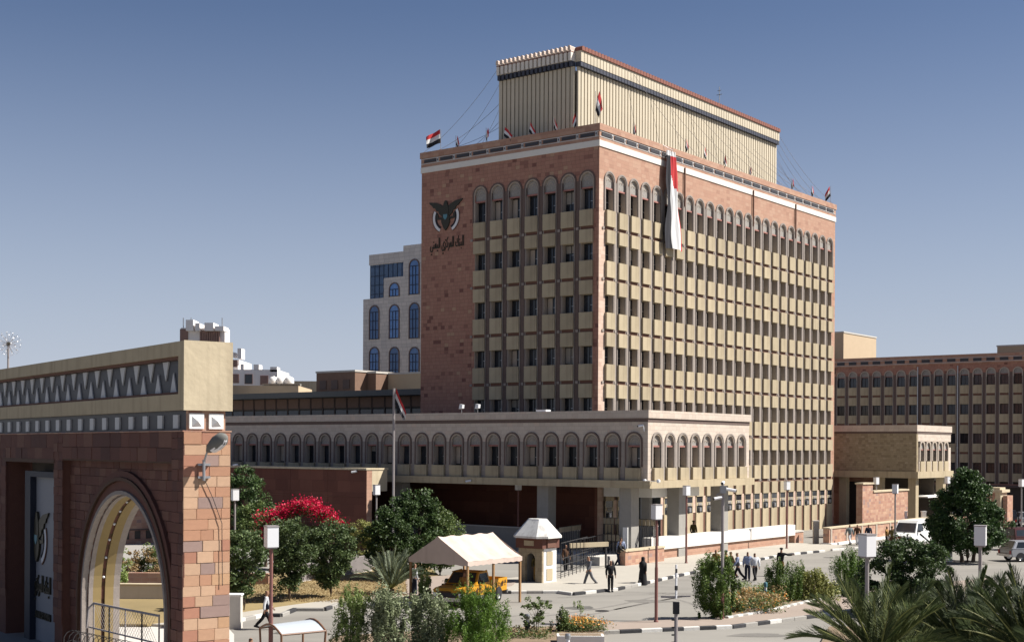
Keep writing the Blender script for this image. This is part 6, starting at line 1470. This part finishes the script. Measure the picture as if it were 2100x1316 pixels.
tree('garden_tree', 'tallest dark garden tree beneath the flagpole', 'tree', spot(850, 1186), 17000, egg(1.75), (.5, 5.3), .6, .12, .18, 'leaf_dark', 150, .42, 15)
tree('garden_tree', 'lower dark tree reaching over the left slope of the tent', 'tree', spot(902, 1180), 15000, ball(1.35), (.6, 4.2), .6, .1, .17, 'leaf_mid', 100, .4, 16)
tree('garden_tree', 'tall loose green tree rising beside the gate pier', 'tree', atY(500, 1100, 92) * Vector((1, 1, 0)) if False else Vector((atY(500, 1100, 92).x, 92, 0)), 13000, egg(1.9), (1.2, 6.6), 1.4, .13, .19, 'leaf_dark', 80, .45, 17, ragged=.5)
tree('garden_tree', 'bushy green tree leaning left of the bougainvillea', 'tree', Vector((atY(545, 1100, 90).x, 90, 0)), 8500, ball(1.9), (1.0, 4.6), 1.2, .1, .18, 'leaf_mid', 60, .45, 18)
tree('garden_shrub', 'pale yellowish shrub between bougainvillea and dark trees', 'shrub', spot(742, 1165), 5500, bush(1.0), (.3, 3.2), .3, .05, .15, 'leaf_yellowish', 45, .35, 19)
tree('garden_shrub', 'low green shrub in front of the slatted fence', 'shrub', spot(640, 1192), 3500, bush(.9), (.1, 1.3), .2, .04, .13, 'leaf_dark', 30, .3, 20)
# bougainvillea: an arching mound
t = thing('bougainvillea', 'arching bougainvillea covered in crimson flowers over the garden fence', 'flowering shrub', Vector((atY(625, 1080, 88).x, 88, 0)))
rs = np.random.RandomState(8); n = 240
aa = rs.uniform(0, np.pi, n); rad = rs.uniform(.55, 1., n)**.5
cx = -np.cos(aa)*2.55*rad - .25*rs.uniform(0, 1, n)**2*6*(rs.uniform(size=n) > .8)
cz = 2.6 + np.sin(aa)*1.85*rad - .12*np.abs(cx)
cs = np.stack([cx, rs.uniform(-.7, .7, n), cz], 1)
k = rs.randint(0, n, 7000); P_ = cs[k] + rs.normal(size=(7000, 3))*.19; leaf_object('flowers', P_, .13, 'petal_red', t, .2, .8)
k = rs.randint(0, n, 4500); P_ = cs[k]*np.array([.95, .9, .95]) + rs.normal(size=(4500, 3))*.2; leaf_object('foliage', P_, .15, 'leaf_dark', t)
P_ = np.stack([rs.uniform(-2.3, 2.4, 4500), rs.uniform(-.6, .6, 4500), rs.uniform(.3, 2.9, 4500)], 1); leaf_object('lower_foliage', P_, .17, 'leaf_mid', t)
m = MB()
for i in range(12): a = R(15*i+5); m.tube([(0, 0, 0), (-math.cos(a)*.8, .1, 2.2), (-math.cos(a)*2.2, rs.uniform(-.4, .4), 2.5+1.4*math.sin(a))], [.07, .05, .02], 'bark', 5, False)
m.obj('stems', t)
# palms
def frond(L, n, ll, mat, droop=.5, seed=0, w0=.035, lw=.035, stiff=.3, fwd=.8):
    """arching feather leaf along +x from the origin"""
    rs = random.Random(seed); m = MB(); pts = []
    for i in range(13):
        t = i/12; pts.append(Vector((L*t*(1-.12*t), 0, L*(.55*t - droop*t*t))))
    m.tube(pts, [w0*.7*(1-.85*i/12) for i in range(13)], 'leaf_yellowish', 4, False)
    for i in range(n):
        t = .12 + .86*i/(n-1); k = t*12; a = int(min(11, k)); p = pts[a].lerp(pts[a+1], k-a); tg = (pts[a+1]-pts[a]).normalized()
        l_ = ll*math.sin(math.pi*min(1, .15+.83*t))**.6*(1+rs.uniform(-.12, .12))
        for sg in (-1, 1):
            side_ = Vector((0, sg, 0)); d = (tg*rs.uniform(fwd-.15, fwd+.2) + side_*(.7) + Vector((0, 0, stiff + rs.uniform(-.2, .2)))).normalized()
            nrm = d.cross(tg).normalized()*lw*.5; mid = p + d*l_*.5; tip = p + d*l_ + Vector((0, 0, -l_*.07))
            m.poly([p, mid + nrm, tip, mid - nrm], mat)
    return m.mesh('frond', fix=False)
def palm(label, pos, trunk_h, L, ll, nf, mat, seed, tilt=(.15, 1.35), nm=26, lw=.04, trunk_r=.2, name='palm_tree', dry=0, group=None, nleaf=46, stiff=.3):
    t = thing(name, label, 'palm tree', pos, 0, group); rs = random.Random(seed)
    ms = [frond(L*s_, nleaf, ll*s_, mat, d_, seed+i, lw=lw, stiff=stiff, fwd=1.0) for i, (s_, d_) in enumerate(((1, .12), (.92, .25), (1.05, .4), (.85, .1)))]
    if dry: dm = frond(L*.8, 30, ll*.8, 'leaf_dry', 1.0, 99, lw=lw)
    for i in range(nf):
        az = i*2.39996 + rs.uniform(-.2, .2); el = tilt[0] + (tilt[1]-tilt[0])*(1-(i/nf)) + rs.uniform(-.1, .1)
        o = link('frond', ms[i % 4], t); o.rotation_euler = (rs.uniform(-.25, .25), -(el-.5), az); o.location = (0, 0, trunk_h)
    for i in range(dry):
        o = link('dry_frond', dm, t); o.rotation_euler = (0, .5, i*2.1); o.location = (0, 0, trunk_h-.1)
    m = MB(); m.tube([(0, 0, -.05), (0, 0, trunk_h*.5), (0, 0, trunk_h)], [trunk_r*1.2, trunk_r, trunk_r*1.05], 'bark', 10)
    for i in range(int(trunk_h/.16)):
        for k in range(6): a = k*1.047 + (i % 2)*.52; z = .08+i*.16; m.poly([(trunk_r*1.02*math.cos(a-.3), trunk_r*1.02*math.sin(a-.3), z), (trunk_r*1.02*math.cos(a+.3), trunk_r*1.02*math.sin(a+.3), z), (trunk_r*1.4*math.cos(a), trunk_r*1.4*math.sin(a), z+.2)], 'bark')
    m.obj('trunk', t, fix=False); return t
palm('small greyish date palm at the left of the tent', spot(802, 1222), .4, 2.4, .42, 40, 'leaf_datepalm', 3, (.55, 1.5), lw=.03, trunk_r=.16, stiff=.3)
q = atY(1800, 1345, 24); palm('foreground palm with long feathery fronds at the lower right', (q.x, q.y, 0), q.z-.1, 1.75, .5, 30, 'leaf_palm', 21, (.1, 1.45), lw=.02, dry=2, nleaf=60, stiff=.35)
q = atY(1985, 1340, 26); palm('dense dark foreground palm nearest the right corner', (q.x, q.y, 0), q.z-.1, 1.8, .55, 44, 'leaf_palm_dark', 31, (.1, 1.5), lw=.024, nleaf=64, stiff=.35)
q = atY(2110, 1330, 23); palm('foreground palm half outside the right edge', (q.x, q.y, 0), q.z-.1, 1.6, .5, 34, 'leaf_palm_dark', 41, (.1, 1.5), lw=.022, nleaf=56, stiff=.35)
q = atY(1880, 1375, 28); palm('lower foreground palm between the other two', (q.x, q.y, 0), q.z-.1, 1.75, .5, 34, 'leaf_palm_dark', 51, (.1, 1.5), lw=.022, dry=1, nleaf=60, stiff=.35)
# near bushes
tree('bamboo_shrub', 'upright lime green shrub at the bottom, left of the grey bushes', 'shrub', spot(722, 1338), 6500, bush(.62), (.1, 2.45), .6, .03, .15, 'leaf_lime', 80, .22, 61, aspect=.22, up=-.2, multi=4, branches=16)
tree('grey_shrub', 'silvery green bush right of the lime shrub', 'shrub', spot(797, 1338), 12500, bush(.82), (0.05, 2.35), .3, .04, .11, 'leaf_grey', 120, .28, 62)
tree('grey_shrub', 'second silvery green bush beside the bright conifer', 'shrub', spot(880, 1334), 10500, bush(.75), (0.05, 2.05), .3, .04, .11, 'leaf_grey', 110, .28, 63)
tree('conifer_bush', 'bright green feathery bush at the bottom centre left', 'shrub', spot(982, 1338), 24000, egg(1.1), (0.02, 2.35), .3, .05, 0.13, 'leaf_bright', 150, .32, 64, aspect=.2, up=-.1, ragged=.35)
tree('young_tree', 'slim yellow green sapling in front of the pickup bonnet', 'sapling', spot(871, 1240), 3200, bush(.42), (.1, 1.55), .4, .025, .12, 'leaf_lime', 25, .2, 65)
tree('young_tree', 'shorter sapling right of the slim one before the pickup', 'sapling', spot(908, 1238), 1200, bush(.26), (.1, 1.0), .3, .02, .11, 'leaf_lime', 18, .18, 66)
tree('thin_shrub', 'sparse thin stemmed shrub behind the dark bollard light', 'shrub', spot(1100, 1306), 1900, bush(.65), (.35, 1.7), .5, .02, .1, 'leaf_mid', 40, .14, 67, ragged=.6, multi=3, branches=20)
tree('young_tree', 'small pointed green shrub left of the orange flowers', 'sapling', spot(1152, 1300), 2300, cone(.42), (.05, 1.1), .2, .02, .1, 'leaf_mid', 26, .17, 68)
tree('young_tree', 'single wispy seedling above the island kerb', 'sapling', spot(1190, 1284), 260, ball(.14), (.75, 1.15), 1.0, .008, .08, 'leaf_lime', 8, .1, 69, branches=2)
def groundcover(label, px0, px1, py0, py1, n, hmax, mats, size=.1, name='flower_bed', seed=3):
    a = spot((px0+px1)/2, (py0+py1)/2); t = tag(link(name, None, None, (a.x, a.y, .1)), label, 'flower bed'); rs = np.random.RandomState(seed)
    cl = [spot(rs.uniform(px0, px1), rs.uniform(py0, py1)) - a for _ in range(26)]
    for k, (mt, fr, zf) in enumerate(mats):
        nn = int(n*fr); ci = rs.randint(0, 26, nn); P_ = np.array([tuple(cl[i]) for i in ci]) + rs.normal(size=(nn, 3))*np.array([.22, .22, .0])
        P_[:, 2] = zf*hmax*rs.uniform(.1 if zf < 1 else .6, 1., nn)*(.5+.5*rs.uniform(size=26)[ci])
        leaf_object(['foliage', 'blossom', 'dry_leaves'][min(k, 2)], P_, size, mt, t)
groundcover('patch of orange and yellow flowers behind the white planter', 1160, 1236, 1288, 1302, 3800, .62, [('leaf_mid', .7, .9), ('petal_orange', .16, 1.), ('leaf_dry', .1, .9)])
groundcover('mixed low flowering plants on the island beside the camera mast', 1492, 1600, 1236, 1262, 9500, .95, [('leaf_mid', .62, .9), ('leaf_dry', .25, 1.), ('petal_orange', .06, .95)], .12, seed=5)
groundcover('straggling pale plants near the teal bollard', 1520, 1600, 1216, 1234, 3200, .8, [('leaf_lime', .6, 1.), ('leaf_dry', .2, .8)], .1, 'ground_plants', 9)
groundcover('thin weeds under the bright conifer and thin shrub', 1040, 1130, 1302, 1316, 1500, .4, [('leaf_mid', .7, .9), ('leaf_dry', .2, 1.)], .1, 'ground_plants', 10)
tree('island_bush', 'tall ragged island bush behind the camera mast', 'shrub', spot(1466, 1270), 19000, bush(1.0), (.15, 2.85), .4, .06, .13, 'leaf_conifer', 120, .26, 71, ragged=.5, aspect=.3)
tree('island_bush', 'dark green bush right of the teal bollard', 'shrub', spot(1613, 1236), 14000, egg(.95), (0.05, 2.1), .3, .05, .12, 'leaf_conifer', 90, .26, 72, aspect=.3)
tree('island_bush', 'yellowish green bush on the island beside the dark green one', 'shrub', spot(1668, 1234), 12000, bush(1.1), (0.05, 1.5), .2, .05, .12, 'leaf_yellowish', 80, .26, 73, asym=(1.1, .8))
tree('island_bush', 'deep green cone bush left of the near lamp', 'shrub', spot(1746, 1218), 22000, bush(1.05), (0.05, 2.25), .2, .05, 0.12, 'leaf_bright', 110, .28, 74, aspect=.25)
tree('island_bush', 'low dark plants between the yellowish bush and the cone bush', 'shrub', spot(1710, 1226), 2200, bush(.7), (.02, .55), .1, .03, .12, 'leaf_dark', 25, .2, 75)
tree('broad_shrub', 'broad dark green shrub in front of the white van', 'shrub', spot(1868, 1262), 30000, bush(1.95), (.05, 3.7), .4, .1, .15, 'leaf_dark', 180, .36, 76, ragged=.4)
tree('broad_shrub', 'low dark shrub at the foot of the near lamp above the palm', 'shrub', spot(1806, 1262), 15000, bush(1.5), (.05, 1.6), .3, .06, .14, 'leaf_dark', 100, .32, 77)
tree('ficus_tree', 'large round dark ficus tree with several pale trunks', 'tree', spot(1984, 1152), 44000, (lambda t: 2.5*min(1, .62+t*1.6) if t < .35 else 2.5*(1-((t-.35)/.66)**1.35)+.12), (.75, 6.6), .8, .13, .2, 'leaf_ficus', 260, .48, 78, branches=14, multi=3, ragged=.3, hollow=.5)
# scrub seen through the arch
tree('garden_shrub', 'green climbing shrub seen at the left inside the gate arch', 'shrub', spot(242, 1212), 2500, bush(.5), (.1, 2.4), .3, .04, .13, 'leaf_lime', 30, .25, 81)
tree('garden_shrub', 'dry brownish hedge seen through the gate arch', 'shrub', spot(290, 1196), 4500, bush(1.5), (.1, 1.9), .3, .05, .14, 'leaf_dry', 50, .3, 82, asym=(1.3, .5))
tree('garden_shrub', 'olive hedge piece right of the dry hedge in the arch', 'shrub', spot(316, 1194), 3500, bush(1.0), (.1, 2.1), .3, .05, .14, 'leaf_mid', 40, .3, 83)
# tufts of dry grass in the garden: nobody could count them
rs = np.random.RandomState(4); a = spot(660, 1225); n = 9000
uu = rs.uniform(size=(n, 2)); px = 485+uu[:, 0]*350; py = 1186+uu[:, 1]*48 + (560-px)*.05*(px < 560)
P_ = np.array([tuple(spot(x, y, .14)) for x, y in zip(px, py)]); P_[:, 2] += rs.uniform(0, .07, n)
o = leaf_object('dry_grass', P_, .12, 'leaf_dry', None, -.4, .25); tag(o, 'short dry yellow grass of the garden', 'grass', kind='stuff')
